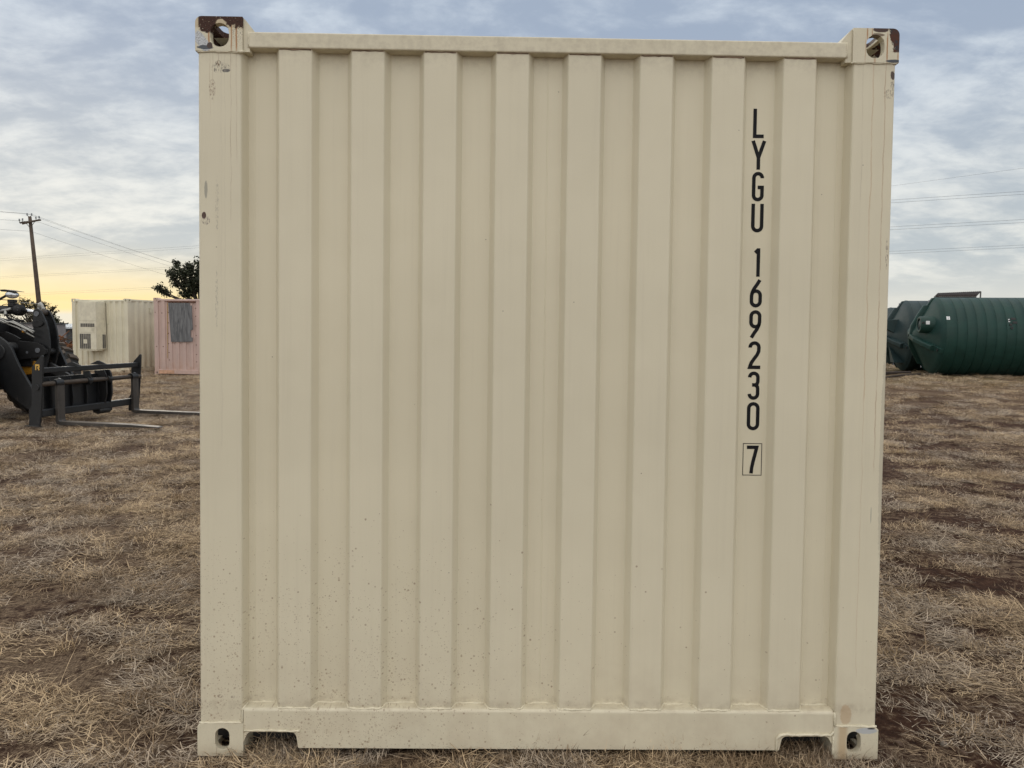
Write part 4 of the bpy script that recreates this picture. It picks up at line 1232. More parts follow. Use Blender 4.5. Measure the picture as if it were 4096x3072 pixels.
lcyl('crank_pivot', -0.775, 1.10, -0.19, 0.12, 0.055, mLb)
plate('tilt_link', [(-0.82, 0.90), (-0.76, 0.92), (-0.40, 0.72), (-0.12, 0.66), (-0.12, 0.56), (-0.44, 0.60), (-0.82, 0.78)], -0.075, -0.015, mLb, loader)
MB().tube([(-0.98, -0.02, 1.80), (-0.975, -0.02, 1.87), (-0.945, -0.02, 1.885), (-0.925, -0.02, 1.86), (-0.915, -0.02, 1.805), (-0.86, -0.02, 1.795)], 0.016, 8, flat=2.2).build('sensor_strap', mPipe, loader)
# tilt cylinder
cyl = MB().tube([(-3.0, -0.045, 1.80), (-1.30, -0.045, 1.775)], 0.070, 24).build('tilt_cylinder', mL, loader)
gl = MB(); gl.lathe([(-1.39, 0.071), (-1.385, 0.092), (-1.30, 0.095), (-1.30, 0.084), (-1.265, 0.084), (-1.262, 0.030)], 24, lambda a, b, d: (a, -0.045 + b, 1.776 + d)); gl.build('cylinder_gland', mLb, cyl)
for k in range(10):
    a = 2 * math.pi * k / 10; p = Vector((-1.30, -0.045 + 0.076 * math.cos(a), 1.776 + 0.076 * math.sin(a))); MB().tube([p, p + Vector((0.018, 0, 0))], 0.010, 6).build('gland_bolt', mPin, cyl)
MB().tube([(-1.28, -0.045, 1.775), (-0.93, -0.045, 1.738)], 0.034, 20).build('cylinder_rod', mChrome, cyl)
sens = MB().box(-1.51, -1.397, -0.09, 0.0, 1.895, 1.952).box(-1.49, -1.385, -0.105, 0.02, 1.835, 1.893).build('position_sensor', mLb, cyl, bevel=0.006)
MB().tube([(-1.40, -0.05, 1.90), (-1.2, -0.05, 1.897), (-1.0, -0.03, 1.885)], 0.006, 6).build('sensor_rod', mPipe, sens)
MB().tube([(-1.51, -0.05, 1.865), (-1.56, -0.05, 1.875), (-1.62, -0.06, 1.86), (-1.70, -0.07, 1.79)], 0.006, 6).build('sensor_wire', mLb, sens)
# hydraulic pipes and fittings
pipes = [
    [(-1.62, 1.64), (-1.506, 1.612), (-1.40, 1.565), (-1.30, 1.578), (-1.22, 1.556), (-0.98, 1.458), (-0.88, 1.400)],
    [(-1.62, 1.655), (-1.47, 1.622), (-1.36, 1.575), (-1.26, 1.590), (-1.16, 1.545), (-0.95, 1.452), (-0.875, 1.425)],
    [(-1.62, 1.60), (-1.40, 1.55), (-1.20, 1.485), (-1.06, 1.415), (-0.90, 1.335)],
]
for i, pth in enumerate(pipes):
    MB().tube([(a, -0.27 + 0.02 * i, b) for a, b in pth], 0.013, 8).build('hydraulic_pipe', mPipe, loader)
MB().tube([(-1.115, -0.235, 1.465), (-1.03, -0.235, 1.425)], 0.026, 8).build('pipe_union', mPipe, loader)
MB().tube([(-1.10, -0.235, 1.432), (-1.07, -0.235, 1.42)], 0.026, 8).build('pipe_cap', mYel, loader)
MB().tube([(-1.60, -0.16, 1.735), (-1.52, -0.17, 1.765), (-1.44, -0.16, 1.775), (-1.405, -0.13, 1.80)], 0.024, 10).build('hose_elbow', mPipe, loader)
MB().tube([(-1.47, -0.17, 1.765), (-1.465, -0.18, 1.715), (-1.45, -0.19, 1.69)], 0.026, 10).build('hose_elbow', mPipe, loader)
MB().tube([(-1.455, -0.18, 1.70), (-1.43, -0.16, 1.64), (-1.35, -0.13, 1.61), (-1.20, -0.10, 1.60)], 0.018, 8).build('hydraulic_hose', mLb, loader)
# work lamp
lamp = MB().prism([(-0.985, 2.075), (-0.90, 2.078), (-0.71, 2.050), (-0.712, 2.044), (-0.88, 2.052), (-0.955, 2.045), (-0.975, 2.055)], -0.80, -0.62, lambda a, b, t: (a, t, b)).build('lamp_shade', mLb, loader)
LMa = Matrix.Translation((-0.82, -0.74, 1.998)) @ Matrix.Rotation(math.radians(-58), 4, 'Z')
hd = MB(); hd.lathe([(-0.10, 0.012), (-0.095, 0.040), (-0.04, 0.056), (0.0, 0.060), (0.012, 0.060)], 22, lambda a, b, d: tuple(LMa @ Vector((a, b * 1.55, d)))); hd.build('lamp_housing', mLb, loader)
ln = MB(); ln.lathe([(0.010, 0.058), (0.030, 0.055), (0.044, 0.036), (0.050, 0.012), (0.051, 0.001)], 22, lambda a, b, d: tuple(LMa @ Vector((a, b * 1.55, d)))); ln.build('lamp_lens', mGlass, loader)
MB().tube([(-0.955, -0.71, 1.985), (-1.08, -0.71, 1.925), (-1.6, -0.68, 1.72), (-2.3, -0.6, 1.66)], 0.020, 8).build('lamp_bracket', mLb, loader)
MB().tube([(-1.12, -0.1, 1.92), (-1.9, 0.0, 1.96), (-2.4, 0.1, 2.0)], 0.006, 5).build('cable', mLb, loader)
# yellow front frame between the arms
MB().prism([(-1.42, 0.78), (-1.25, 0.95), (-1.07, 0.955), (-0.975, 0.93), (-0.965, 0.78), (-1.01, 0.735), (-1.20, 0.70)], -0.14, 0.05, lambda a, b, t: (a, t, b)).build('yellow_stop', mYel, loader, bevel=0.01)
MB().box(-3.2, -1.62, -0.40, 0.31, 0.45, 1.62).build('front_frame', mLb, loader, bevel=0.02)
MB().box(-1.66, -1.45, -0.50, -0.44, 1.36, 1.46).build('hose_cover', mYel, loader, bevel=0.01)
MB().tube([(-1.76, -0.95, 0.62), (-1.76, 0.86, 0.62)], 0.16, 14).build('front_axle', mLb, loader)

# --- wheels
R_T = 0.672; W_T = 0.50


def lug_mesh():
    # one chunky slanted tread bar reaching from the centre line over the shoulder
    mb = MB()
    vs = []
    for (s, du, w, h) in ((0.02, 0.0, 0.040, 0.036), (0.12, 0.020, 0.044, 0.038), (0.20, 0.050, 0.046, 0.036), (0.245, 0.062, 0.044, 0.006)):
        base_r = R_T - 0.036 - (0.0 if s < 0.2 else (0.006 if s < 0.24 else 0.045))
        for (dd, hh) in ((-w, 0), (-w * 0.85, h), (w * 0.85, h), (w, 0)):
            vs.append((du + dd, s, base_r + hh))
    fs = [(i * 4 + j, i * 4 + (j + 1) % 4, (i + 1) * 4 + (j + 1) % 4, (i + 1) * 4 + j) for i in range(3) for j in range(4)] + [(0, 1, 2, 3), (15, 14, 13, 12)]
    mb.add(vs, fs)
    return mb.mesh('tread_lug')


lug_a = lug_mesh(); lug_a.materials.append(mLug)
lug_b = mirror_mesh(lug_a, 'tread_lug', y=0.0)
ty = MB(); ty.lathe([(-0.19, 0.34), (-0.235, 0.42), (-0.25, 0.52), (-0.235, 0.60), (-0.20, R_T - 0.036), (0.20, R_T - 0.036), (0.235, 0.60), (0.25, 0.52), (0.235, 0.42), (0.19, 0.34)], 48, lambda a, b, d: (b, a, d))
ty_me = ty.mesh('tyre'); ty_me.materials.append(mRub)
rm = MB(); rm.lathe([(-0.19, 0.345), (-0.20, 0.33), (-0.17, 0.31), (-0.02, 0.29), (0.0, 0.20), (-0.05, 0.19), (-0.06, 0.12), (-0.12, 0.11), (-0.12, 0.002)], 32, lambda a, b, d: (b, a, d))
rm.lathe([(0.19, 0.345), (0.20, 0.33), (0.17, 0.31), (0.02, 0.29), (0.0, 0.20)], 32, lambda a, b, d: (b, a, d))
rm_me = rm.mesh('rim'); rm_me.materials.append(mYel)


def wheel(u, s, z, rot0=0.0, lugs=True):
    w = empty('wheel', (0, 0, 0)); w.parent = loader; w.location = (u, s, z); w.rotation_euler = (0, rot0, 0)
    tyo = bpy.data.objects.new('tyre', ty_me); COL.objects.link(tyo); tyo.parent = w
    rmo = bpy.data.objects.new('rim', rm_me); COL.objects.link(rmo); rmo.parent = w
    n = 22
    for k in range(n):
        for j, me in enumerate((lug_a, lug_b)):
            o = bpy.data.objects.new('tread_lug', me); COL.objects.link(o); o.parent = w
            o.rotation_euler = (0, 2 * math.pi * (k + 0.5 * j) / n, 0)
    return w


WZ = 0.615
wheel(-1.77, 0.92, WZ, 0.1); wheel(-1.77, -0.98, WZ, 0.3); wheel(-4.5, 0.92, WZ); wheel(-4.5, -0.98, WZ)
# --- rear half (mostly outside the picture)
MB().prism([(-6.1, 0.7), (-3.3, 0.6), (-3.3, 1.15), (-4.1, 1.35), (-4.1, 1.75), (-5.9, 1.65), (-6.2, 1.3)], -0.62, 0.53, lambda a, b, t: (a, t, b)).build('engine_hood', mYel, loader, bevel=0.05)
MB().prism([(-4.25, 1.3), (-3.1, 1.2), (-3.0, 1.9), (-3.25, 2.75), (-4.2, 2.75)], -0.58, 0.49, lambda a, b, t: (a, t, b)).build('cab_glazing', mCab, loader, bevel=0.02)
MB().box(-4.35, -3.1, -0.66, 0.57, 2.75, 2.85).build('cab_roof', mLb, loader, bevel=0.03)
for s in (-0.60, 0.50):
    MB().tube([(-3.05, s, 1.2), (-2.97, s, 1.9), (-3.22, s, 2.76)], 0.035, 8).build('cab_pillar', mLb, loader)
    MB().tube([(-4.25, s, 1.3), (-4.2, s, 2.76)], 0.035, 8).build('cab_pillar', mLb, loader)
    MB().prism([(-5.1, 1.25), (-4.7, 1.38), (-4.2, 1.36), (-3.9, 1.2), (-3.9, 1.16), (-4.2, 1.31), (-4.7, 1.33), (-5.1, 1.2)], s * 1.0 - (0.55 if s < 0 else 0), s + (0.55 if s > 0 else 0), lambda a, b, t: (a, t, b)).build('mudguard', mLb, loader)

# ================================================================ power pole and cables
mat_pole = simple('weathered_pole_wood', (0.075, 0.055, 0.042), 0.9, var=0.3, scale=3)
mat_cable = simple('cable_black', (0.05, 0.05, 0.055), 0.6)
mat_ins = simple('glass_insulator', (0.20, 0.22, 0.24), 0.25, var=0.1)
pole = empty('power_pole', (-33.4, 55.8, GH(-33.4, 55.8))); g0 = GH(-33.4, 55.8)
tag(pole, 'leaning wooden power pole with a crossarm and six insulators', 'power pole')
topv = Vector((-34.62 + 33.4, 56.54 - 55.8, 9.72 - g0))
MB().tube([Vector((0, 0, -0.3)), topv * 0.5, topv], [0.19, 0.155, 0.115], 12).build('pole_shaft', mat_pole, pole)
def PP(x, y, z): return Vector((x + 33.4, y - 55.8, z - g0))
a0, a1 = PP(-35.36, 56.42, 9.25), PP(-33.78, 56.40, 9.48)
for off in (0.0, -0.10):
    MB().tube([a0 + Vector((0.0 if off == 0 else 0.30, 0.1 + off * 2, off)), a1 + Vector((0, 0.1 + off * 2, off * 0.2))], 0.065, 6).build('crossarm', mat_pole, pole)
MB().tube([PP(-34.88, 56.4, 9.28), PP(-34.52, 56.4, 8.85)], 0.022, 5).build('arm_brace', mat_post, pole)
MB().tube([PP(-34.15, 56.4, 9.40), PP(-34.50, 56.4, 8.85)], 0.022, 5).build('arm_brace', mat_post, pole)
ins_at = [(-35.32, 9.25), (-35.08, 9.29), (-34.08, 9.44), (-33.84, 9.48)]
for (x, z) in ins_at:
    p = PP(x, 56.4, z)
    MB().tube([p, p + Vector((0, 0, .12)), p + Vector((0, 0, .16)), p + Vector((0, 0, .20)), p + Vector((0, 0, .28))], [.02, .02, .075, .045, .06], 8).build('insulator', mat_ins, pole)
for sx in (-1, 1):
    p = PP(-34.62, 56.5, 9.70)
    q = p + Vector((sx * 0.17, 0, 0.10))
    MB().tube([p, q, q + Vector((0, 0, .05)), q + Vector((0, 0, .08)), q + Vector((0, 0, .17))], [.02, .02, .07, .045, .055], 8).build('insulator', mat_ins, pole)


def cable(p0, p1, sag, r, label, grp, n=24):
    p0 = Vector(p0); p1 = Vector(p1)
    pts = []
    for i in range(n + 1):
        t = i / n; p = p0.lerp(p1, t); p.z -= sag * 4 * t * (1 - t); pts.append(p)
    return pts, r, label, grp


def cable2(points, r, label, grp, sag):
    pts = []
    for a, b, sg in zip(points[:-1], points[1:], sag):
        q = cable(a, b, sg, r, '', '')[0]
        pts += q if not pts else q[1:]
    o = MB().tube(pts, r, 5, smooth=True).build('overhead_cable', mat_cable)
    tag(o, label, 'cable', grp)


G1 = 'local wires carried by the leaning power pole'
nxt = Vector((-31.0, 118.0, 0))
for (p, zl, zr, lab, xoff) in (((-34.79, 56.5, 9.93), 11.5, 6.9, 'overhead wire from the left top insulator of the leaning pole', -0.4), ((-34.45, 56.5, 9.90), 11.2, 6.6, 'overhead wire from the right top insulator of the leaning pole', 0.4),
                               ((-33.84, 56.4, 9.30), 10.4, 6.0, 'overhead wire on the right end of the crossarm', 1.0), ((-34.5, 56.4, 8.62), 9.4, 5.0, 'lowest overhead wire, fixed below the crossarm', 0.0)):
    cable2([(-75, 30, zl + 3.0), p, (nxt.x + xoff, nxt.y, zr)], 0.007, lab, G1, [1.2, 0.6])
G2 = 'paired transmission cables crossing the whole sky'
CB = [((-116.5, 180.5, 17.06), (56.55, 79.8, 17.15), 'upper cable of the highest cable pair'), ((-116.5, 180.4, 16.59), (56.55, 79.8, 16.84), 'lower cable of the highest cable pair'),
      ((-123.0, 190.3, 13.49), (59.3, 83.6, 14.77), 'upper cable of the middle cable pair'), ((-123.0, 190.3, 13.12), (59.3, 83.6, 14.43), 'lower cable of the middle cable pair'),
      ((-129.5, 200.2, 9.45), (68.8, 97.4, 13.62), 'upper cable of the lowest cable pair'), ((-129.5, 200.1, 9.00), (68.8, 97.4, 13.29), 'lower cable of the lowest cable pair')]
for a, b, lab in CB:
    a = Vector(a); b = Vector(b); d = (b - a)
    cable2([a - d * 0.35, a, b, b + d * 0.35], 0.012, lab, G2, [0.2, 0.0, 0.2])
cable2([(-20, 140, 19.5), (47.4, 88.1, 19.23), (55.2, 78.0, 19.19), (75, 52, 19.1)], 0.008, 'faint thin cable high at the right, above the cable pairs', G2, [0, 0, 0])

# ================================================================ trees
def leaf_mat(name, a, b_):
    m, N, b = new_mat(name)
    att = N.n.new('ShaderNodeAttribute'); att.attribute_name = 'tint'
    N.put(b.inputs['Base Color'], N.mix(att.outputs['Fac'], a, b_))
    b.inputs['Roughness'].default_value = 0.65; b.inputs['Specular IOR Level'].default_value = 0.25
    return m


mat_leaf = leaf_mat('oak_leaves', (0.012, 0.016, 0.009), (0.040, 0.047, 0.024))
mat_leaf2 = leaf_mat('dry_leaves', (0.030, 0.030, 0.014), (0.085, 0.080, 0.035))
mat_bark = simple('bark', (0.045, 0.036, 0.030), 0.9, var=0.3)


def tree(name, loc, lobes, label, trunk_r, density, leaf, mat, spiky=0.0, group='trees beyond the yard', rseed=1):
    """lobes are world (x,y,z,r); trunk stands at loc"""
    rnd = np.random.default_rng(rseed)
    base = Vector(loc)
    root = empty(name, base); tag(root, label, 'tree', group)
    tb = MB()
    cx = np.mean([l[0] for l in lobes]); cz = np.mean([l[2] for l in lobes]); zmin = min(l[2] - l[3] for l in lobes)
    fork_z = max(0.6, (zmin - base.z) * 0.75)
    fk = Vector((0.05, 0, fork_z))
    tb.tube([(0, 0, -0.2), (0.03, 0, fork_z * 0.5), fk], [trunk_r * 1.35, trunk_r, trunk_r * 0.85], 9)
    V = []; Tn = []
    for (x, y, z, r) in lobes:
        c = Vector((x, y, z)) - base
        mid = fk.lerp(c, 0.5) + Vector((rnd.normal() * 0.12, rnd.normal() * 0.15, 0.12 * c.length * 0.3))
        tb.tube([fk, mid, c], [trunk_r * 0.42, trunk_r * 0.26, 0.03], 6)
        for k in range(7):
            d = Vector(rnd.normal(size=3)).normalized(); d.z = abs(d.z) * 0.7 if rnd.random() < 0.7 else d.z
            e = c + d * r * (0.95 + spiky * rnd.random())
            tb.tube([mid.lerp(c, 0.7), c.lerp(e, 0.5) + Vector(rnd.normal(size=3)) * 0.05, e], [0.025, 0.018, 0.006], 4)
            n = int(density * r * r / 7)
            pts = e + 0 * d
            for q in range(n):
                # clumped leaves round the twig
                t = rnd.random() ** 0.6
                p = c.lerp(e, t) + Vector(rnd.normal(size=3)) * r * (0.30 - 0.14 * spiky)
                s = leaf * (0.6 + 0.8 * rnd.random())
                a = Vector(rnd.normal(size=3)).normalized(); b = a.orthogonal().normalized()
                b = (b + a.cross(b) * rnd.normal() * 0.8).normalized()
                V += [p - a * s, p + b * s * 0.45, p + a * s, p - b * s * 0.45]; Tn.append(rnd.random())
    tb.build('trunk', mat_bark, root)
    nf = len(V) // 4
    me = bpy.data.meshes.new('crown'); me.from_pydata([tuple(v) for v in V], [], [(4 * i, 4 * i + 1, 4 * i + 2, 4 * i + 3) for i in range(nf)])
    at = me.attributes.new('tint', 'FLOAT', 'POINT'); at.data.foreach_set('value', np.repeat(np.array(Tn), 4))
    me.materials.append(mat)
    o = bpy.data.objects.new('crown', me); COL.objects.link(o); o.parent = root
    return root


L1 = [(-20.09, 48.0, 5.59, .30), (-19.37, 48.3, 5.42, .42), (-20.33, 47.7, 4.85, .40), (-19.6, 47.6, 4.9, .60), (-18.94, 48.2, 5.1, .50), (-20.14, 48.4, 4.38, .45), (-19.36, 48.1, 4.21, .66), (-18.87, 47.6, 3.92, .45),
      (-21.22, 47.9, 3.98, .34), (-20.92, 48.1, 3.70, .36), (-19.47, 47.9, 3.6, .48), (-18.3, 48.0, 5.4, .7), (-17.5, 48.2, 5.0, .8), (-18.0, 47.7, 4.2, .8), (-17.0, 48.0, 4.1, .7), (-16.4, 48.3, 4.6, .6), (-19.0, 49.3, 4.6, .8), (-17.8, 46.9, 4.7, .7)]
tree('oak_tree', (-18.6, 48.0, GH(-18.6, 48)), L1, 'dark rounded oak rising behind the pink container', 0.24, 2100, 0.080, mat_leaf, 0.12, rseed=3)
L2 = [(-36.28, 58.14, 3.37, .30), (-36.49, 58.4, 3.15, .25), (-35.98, 58.0, 3.33, .28), (-35.76, 57.8, 3.0, .36), (-35.45, 58.2, 3.18, .28), (-35.97, 58.4, 2.68, .45), (-35.23, 58.0, 2.9, .32), (-34.71, 58.1, 3.2, .26), (-34.45, 57.9, 3.1, .30),
      (-34.18, 58.3, 2.91, .28), (-33.9, 58.1, 2.85, .22), (-33.75, 58.0, 2.58, .24), (-34.49, 58.2, 2.7, .28), (-35.65, 58.0, 2.26, .40), (-34.28, 58.0, 2.45, .22), (-35.12, 58.1, 2.48, .34), (-36.9, 58.2, 2.8, .4), (-37.3, 58.1, 2.3, .5), (-35.5, 58.6, 1.8, .55), (-36.4, 58.5, 1.7, .6), (-34.8, 58.5, 1.9, .4)]
tree('mesquite_tree', (-35.5, 58.2, GH(-35.5, 58.2)), L2, 'spiky thin leaved tree behind the leaning power pole', 0.16, 1300, 0.055, mat_leaf2, 0.8, rseed=5)
L3 = [(-48.6, 83.3, 2.45, .35), (-48.25, 83.5, 2.10, .45), (-48.7, 83.2, 1.7, .5), (-47.89, 83.2, 1.75, .45), (-49.3, 83.3, 2.2, .6), (-50.0, 83.4, 1.8, .7)]
tree('oak_tree', (-48.6, 83.3, GH(-48.6, 83.3)), L3, 'small round tree far off, just left of the tan container', 0.16, 500, 0.12, mat_leaf, 0.2, rseed=8)

# far wood on the horizon
def woods():
    rnd = np.random.default_rng(77); V = []; Tn = []; tb = []
    for i in range(520):
        az = math.radians(rnd.uniform(-75, 75)); D = rnd.uniform(150, 230)
        x = 1 + D * math.sin(az); y = -2.6 + D * math.cos(az)
        g = -1.54
        H = rnd.uniform(2.6, 4.2) + (1.2 if rnd.random() < 0.1 else 0)
        Rr = rnd.uniform(1.6, 3.2)
        for k in range(150):
            d = rnd.normal(size=3); d /= np.linalg.norm(d); t = rnd.random() ** 0.4
            p = np.array([x, y, g + H * 0.55]) + d * t * np.array([Rr, Rr, H * 0.48])
            s = rnd.uniform(0.18, 0.42); a = rnd.normal(size=3); a /= np.linalg.norm(a); b = np.cross(a, rnd.normal(size=3)); b /= np.linalg.norm(b)
            V += [p - a * s, p + b * s * .6, p + a * s, p - b * s * .6]; Tn.append(rnd.random())
    V = np.array(V); nf = len(V) // 4
    me = bpy.data.meshes.new('far_wood')
    me.vertices.add(len(V)); me.vertices.foreach_set('co', V.ravel())
    me.loops.add(nf * 4); me.loops.foreach_set('vertex_index', np.arange(nf * 4)); me.polygons.add(nf)
    me.polygons.foreach_set('loop_start', np.arange(nf) * 4); me.polygons.foreach_set('loop_total', np.full(nf, 4)); me.update()
    at = me.attributes.new('tint', 'FLOAT', 'POINT'); at.data.foreach_set('value', np.repeat(np.array(Tn), 4))
    me.materials.append(leaf_mat('far_leaves', (0.035, 0.045, 0.040), (0.070, 0.080, 0.065)))
    o = bpy.data.objects.new('far_wood', me); COL.objects.link(o)
    tag(o, 'low dark green wood along the horizon', 'wood', kind='stuff')


woods()

# ================================================================ shed, grey box, scrap heap at left
mat_tin = simple('light_tin_roof', (0.42, 0.46, 0.50), 0.4, var=0.15, metal=0.2)
mat_shedw = simple('dark_shed_wall', (0.055, 0.058, 0.062), 0.8, var=0.25)
sg = GH(-41, 72)
shed = empty('shed', (-41.5, 72, sg)); tag(shed, 'low dark shed with a pale tin roof left of the tan container', 'shed')
mbs = MB()
mbs.box(-5, 5, -2.5, 2.5, 0, 1.36 - sg); mbs.build('wall', mat_shedw, shed)
prof = corrug(-5.3, 5.3, [-5.1 + 0.4 * k for k in range(26)], 0.06, 0.04, 0.03, 0.0, 0.01); n = len(prof)
mr = MB(); mr.add([(a, -2.8, 1.40 - sg + b) for a, b in prof] + [(a, 2.8, 1.75 - sg + b) for a, b in prof], [(i, i + 1, n + i + 1, n + i) for i in range(n - 1)], True)
mr.build('roof', mat_tin, shed)
MB().box(-5.3, 5.3, -2.83, -2.78, 1.28 - sg, 1.42 - sg).build('gutter', mat_tin, shed)
MB().box(1.0, 2.2, -2.53, -2.49, 0.1, 1.9).build('door', simple('shed_door', (0.09, 0.09, 0.10), 0.7), shed)
gb = empty('site_cabin', (-24.0, 39.5, GH(-24, 39.5))); tag(gb, 'pale grey flat roofed cabin behind the loader', 'cabin')
mat_cabn = simple('grey_cabin_panel', (0.23, 0.22, 0.23), 0.7, var=0.08)
g1 = GH(-24, 39.5)
MB().box(-1.6, 0.75, -1.2, 1.2, 0.0, 1.62 - g1).build('cabin_body', mat_cabn, gb, bevel=0.03)
MB().box(-1.7, 0.82, -1.28, 1.28, 1.622 - g1, 1.69 - g1).build('cabin_roof', mat_shedw, gb)
MB().box(-0.9, -0.2, -1.23, -1.20, 0.15, 1.5).build('cabin_door', mat_shedw, gb)

scrap = empty('scrap_heap', (-16.25, 26.9, GH(-16.25, 26.9))); tag(scrap, 'tangled heap of rusty rods and brushwood behind the loader', 'scrap heap')
mrod = MB(); mrod2 = MB()
for i in range(300):
    a = random.uniform(0, 2 * math.pi); rr_ = random.uniform(0, 1.3)
    c = Vector((math.cos(a) * rr_, math.sin(a) * rr_, random.uniform(0.05, 1.55) * (1 - rr_ / 2.6)))
    d = Vector((random.gauss(0, 1), random.gauss(0, 1), random.gauss(0, 0.55))).normalized() * random.uniform(0.25, 0.75)
    k = Vector((random.gauss(0, .1), random.gauss(0, .1), random.gauss(0, .12)))
    p0 = c - d; p2 = c + d
    for p in (p0, p2): p.z = max(0.03, min(1.50, p.z))
    mb = mrod if random.random() < 0.55 else mrod2
    mb.tube([p0, c + k, p2], random.uniform(0.010, 0.028), 5)
o = mrod.build('rusty_rods', simple('rust_orange', (0.17, 0.065, 0.025), 0.9, var=0.4, scale=5), scrap); o['kind'] = 'stuff'
o = mrod2.build('brushwood', simple('grey_brushwood', (0.075, 0.055, 0.042), 0.9, var=0.4, scale=5), scrap); o['kind'] = 'stuff'
MB().tube([(-0.3, -0.9, 1.05), (0.2, -0.95, 1.16), (0.7, -0.95, 1.24)], 0.030, 8).build('pale_pipe', simple('pale_pipe', (0.33, 0.33, 0.31), 0.5), scrap)
for k in range(5):
    a = k * 1.3; p = Vector((math.cos(a) * 0.7, math.sin(a) * 0.5 - 0.2, 0.35 + 0.12 * k))
    tt = []; ax = Vector((math.cos(a), math.sin(a), 0.4)).normalized(); u = ax.orthogonal().normalized(); v_ = ax.cross(u)
    for j in range(19): q = 2 * math.pi * j / 18; tt.append(p + (u * math.cos(q) + v_ * math.sin(q)) * 0.32)
    for t_ in tt: t_.z = max(0.08, t_.z)
    MB().tube(tt, 0.075, 8, cap=False).build('old_tyre', mRub, scrap)


# ================================================================ dry grass
def grass_mat():
    m, N, b = new_mat('dry_grass_blades')
    att = N.n.new('ShaderNodeAttribute'); att.attribute_name = 'tint'
    oi = N.n.new('ShaderNodeObjectInfo'); r = oi.outputs['Random']
    g = N.n.new('ShaderNodeNewGeometry').outputs['Position']
    t = att.outputs['Fac']
    straw = N.mix(t, (0.130, 0.080, 0.044), (0.760, 0.580, 0.370))
    grey = N.mix(t, (0.120, 0.086, 0.062), (0.620, 0.515, 0.400))
    brown = N.mix(t, (0.095, 0.058, 0.033), (0.300, 0.205, 0.120))
    patch = N.noise(N.mapv(g, scale=(1, 1, 0)), 0.9, 4, 0.6)
    c = N.mix(N.ss(N.add(patch, N.mul(N.sub(r, 0.5), 0.25)), 0.40, 0.56), grey, straw)
    p2 = N.noise(N.mapv(g, scale=(1, 1, 0), loc=(17, 5, 0)), 1.7, 4, 0.6)
    c = N.mix(N.mul(N.ss(N.add(p2, N.mul(N.sub(r, 0.5), 0.2)), 0.50, 0.66), 0.7), c, brown)
    N.put(b.inputs['Base Color'], c); b.inputs['Roughness'].default_value = 0.75; b.inputs['Specular IOR Level'].default_value = 0.3
    return m


mat_grass = grass_mat()


def blades(n, R0, lmin, lmax, lift, width, upright=0.0, seed=0, comb=None, branch=False):
    rnd = np.random.default_rng(seed); V = []; Fc = []; Tn = []
    for i in range(n):
        a = rnd.uniform(0, 2 * np.pi); rr = R0 * np.sqrt(rnd.random())
        p = np.array([rr * np.cos(a), rr * np.sin(a), rnd.uniform(-0.006, lift) * (1 - upright) - 0.004])
        th = rnd.normal(0, 0.55) + comb if comb is not None and rnd.random() < 0.7 else rnd.uniform(0, 2 * np.pi)
        L = rnd.uniform(lmin, lmax)
        elev = np.clip(rnd.normal(0.10, 0.16), -0.15, 0.6) if rnd.random() > upright else rnd.uniform(0.5, 1.4)
        bend = rnd.normal(0, 0.5); eb = -rnd.uniform(0, 0.7) if elev > 0.4 else rnd.normal(0, 0.15)
        seg = 3; w = width * rnd.uniform(0.6, 1.3); q = p.copy(); tint = rnd.random()
        b0 = len(V)
        for k in range(seg + 1):
            d = np.array([np.cos(th) * np.cos(elev), np.sin(th) * np.cos(elev), np.sin(elev)])
            s = np.array([-np.sin(th), np.cos(th), rnd.normal(0, 0.25)]); s /= np.linalg.norm(s)
            ww = w * (1.0 if k < seg else 0.25) * 0.5
            V += [q - s * ww, q + s * ww]; Tn += [tint, tint]
            q = q + d * L / seg
            if q[2] < 0.002 and elev < 0: q[2] = 0.003
            th += bend / seg; elev += eb / seg
        Fc += [(b0 + 2 * k, b0 + 2 * k + 1, b0 + 2 * k + 3, b0 + 2 * k + 2) for k in range(seg)]
        if branch and rnd.random() < 0.8:
            for j in range(3):
                th2 = rnd.uniform(0, 6.28); e2 = rnd.uniform(0.3, 1.2); L2 = rnd.uniform(0.02, 0.045); b1 = len(V)
                d = np.array([np.cos(th2) * np.cos(e2), np.sin(th2) * np.cos(e2), np.sin(e2)]); s = np.array([-np.sin(th2), np.cos(th2), 0]) * w * 0.3
                V += [q - s, q + s, q + d * L2]; Tn += [tint] * 3; Fc.append((b1, b1 + 1, b1 + 2))
    me = bpy.data.meshes.new('grass_tuft'); me.from_pydata([tuple(v) for v in V], [], Fc)
    at = me.attributes.new('tint', 'FLOAT', 'POINT'); at.data.foreach_set('value', np.array(Tn))
    me.materials.append(mat_grass)
    return me


gcol = bpy.data.collections.new('grass_tufts')
specs = [dict(n=210, R0=0.14, lmin=.025, lmax=.085, lift=.020, width=.0022, comb=0.3), dict(n=210, R0=0.14, lmin=.02, lmax=.075, lift=.016, width=.0020, comb=1.2),
         dict(n=230, R0=0.15, lmin=.02, lmax=.070, lift=.016, width=.0021), dict(n=170, R0=0.13, lmin=.03, lmax=.11, lift=.024, width=.0024, comb=-0.6),
         dict(n=80, R0=0.05, lmin=.03, lmax=.075, lift=.01, width=.0022, upright=0.6), dict(n=36, R0=0.04, lmin=.05, lmax=.11, lift=.01, width=.0024, upright=0.7, branch=True),
         dict(n=26, R0=0.10, lmin=.07, lmax=.16, lift=.025, width=.0028, upright=0.08), dict(n=110, R0=0.07, lmin=.02, lmax=.06, lift=.012, width=.0022, upright=0.4)]
for i, sp in enumerate(specs):
    o = bpy.data.objects.new('tuft_%02d' % i, blades(seed=40 + i, **sp)); gcol.objects.link(o)


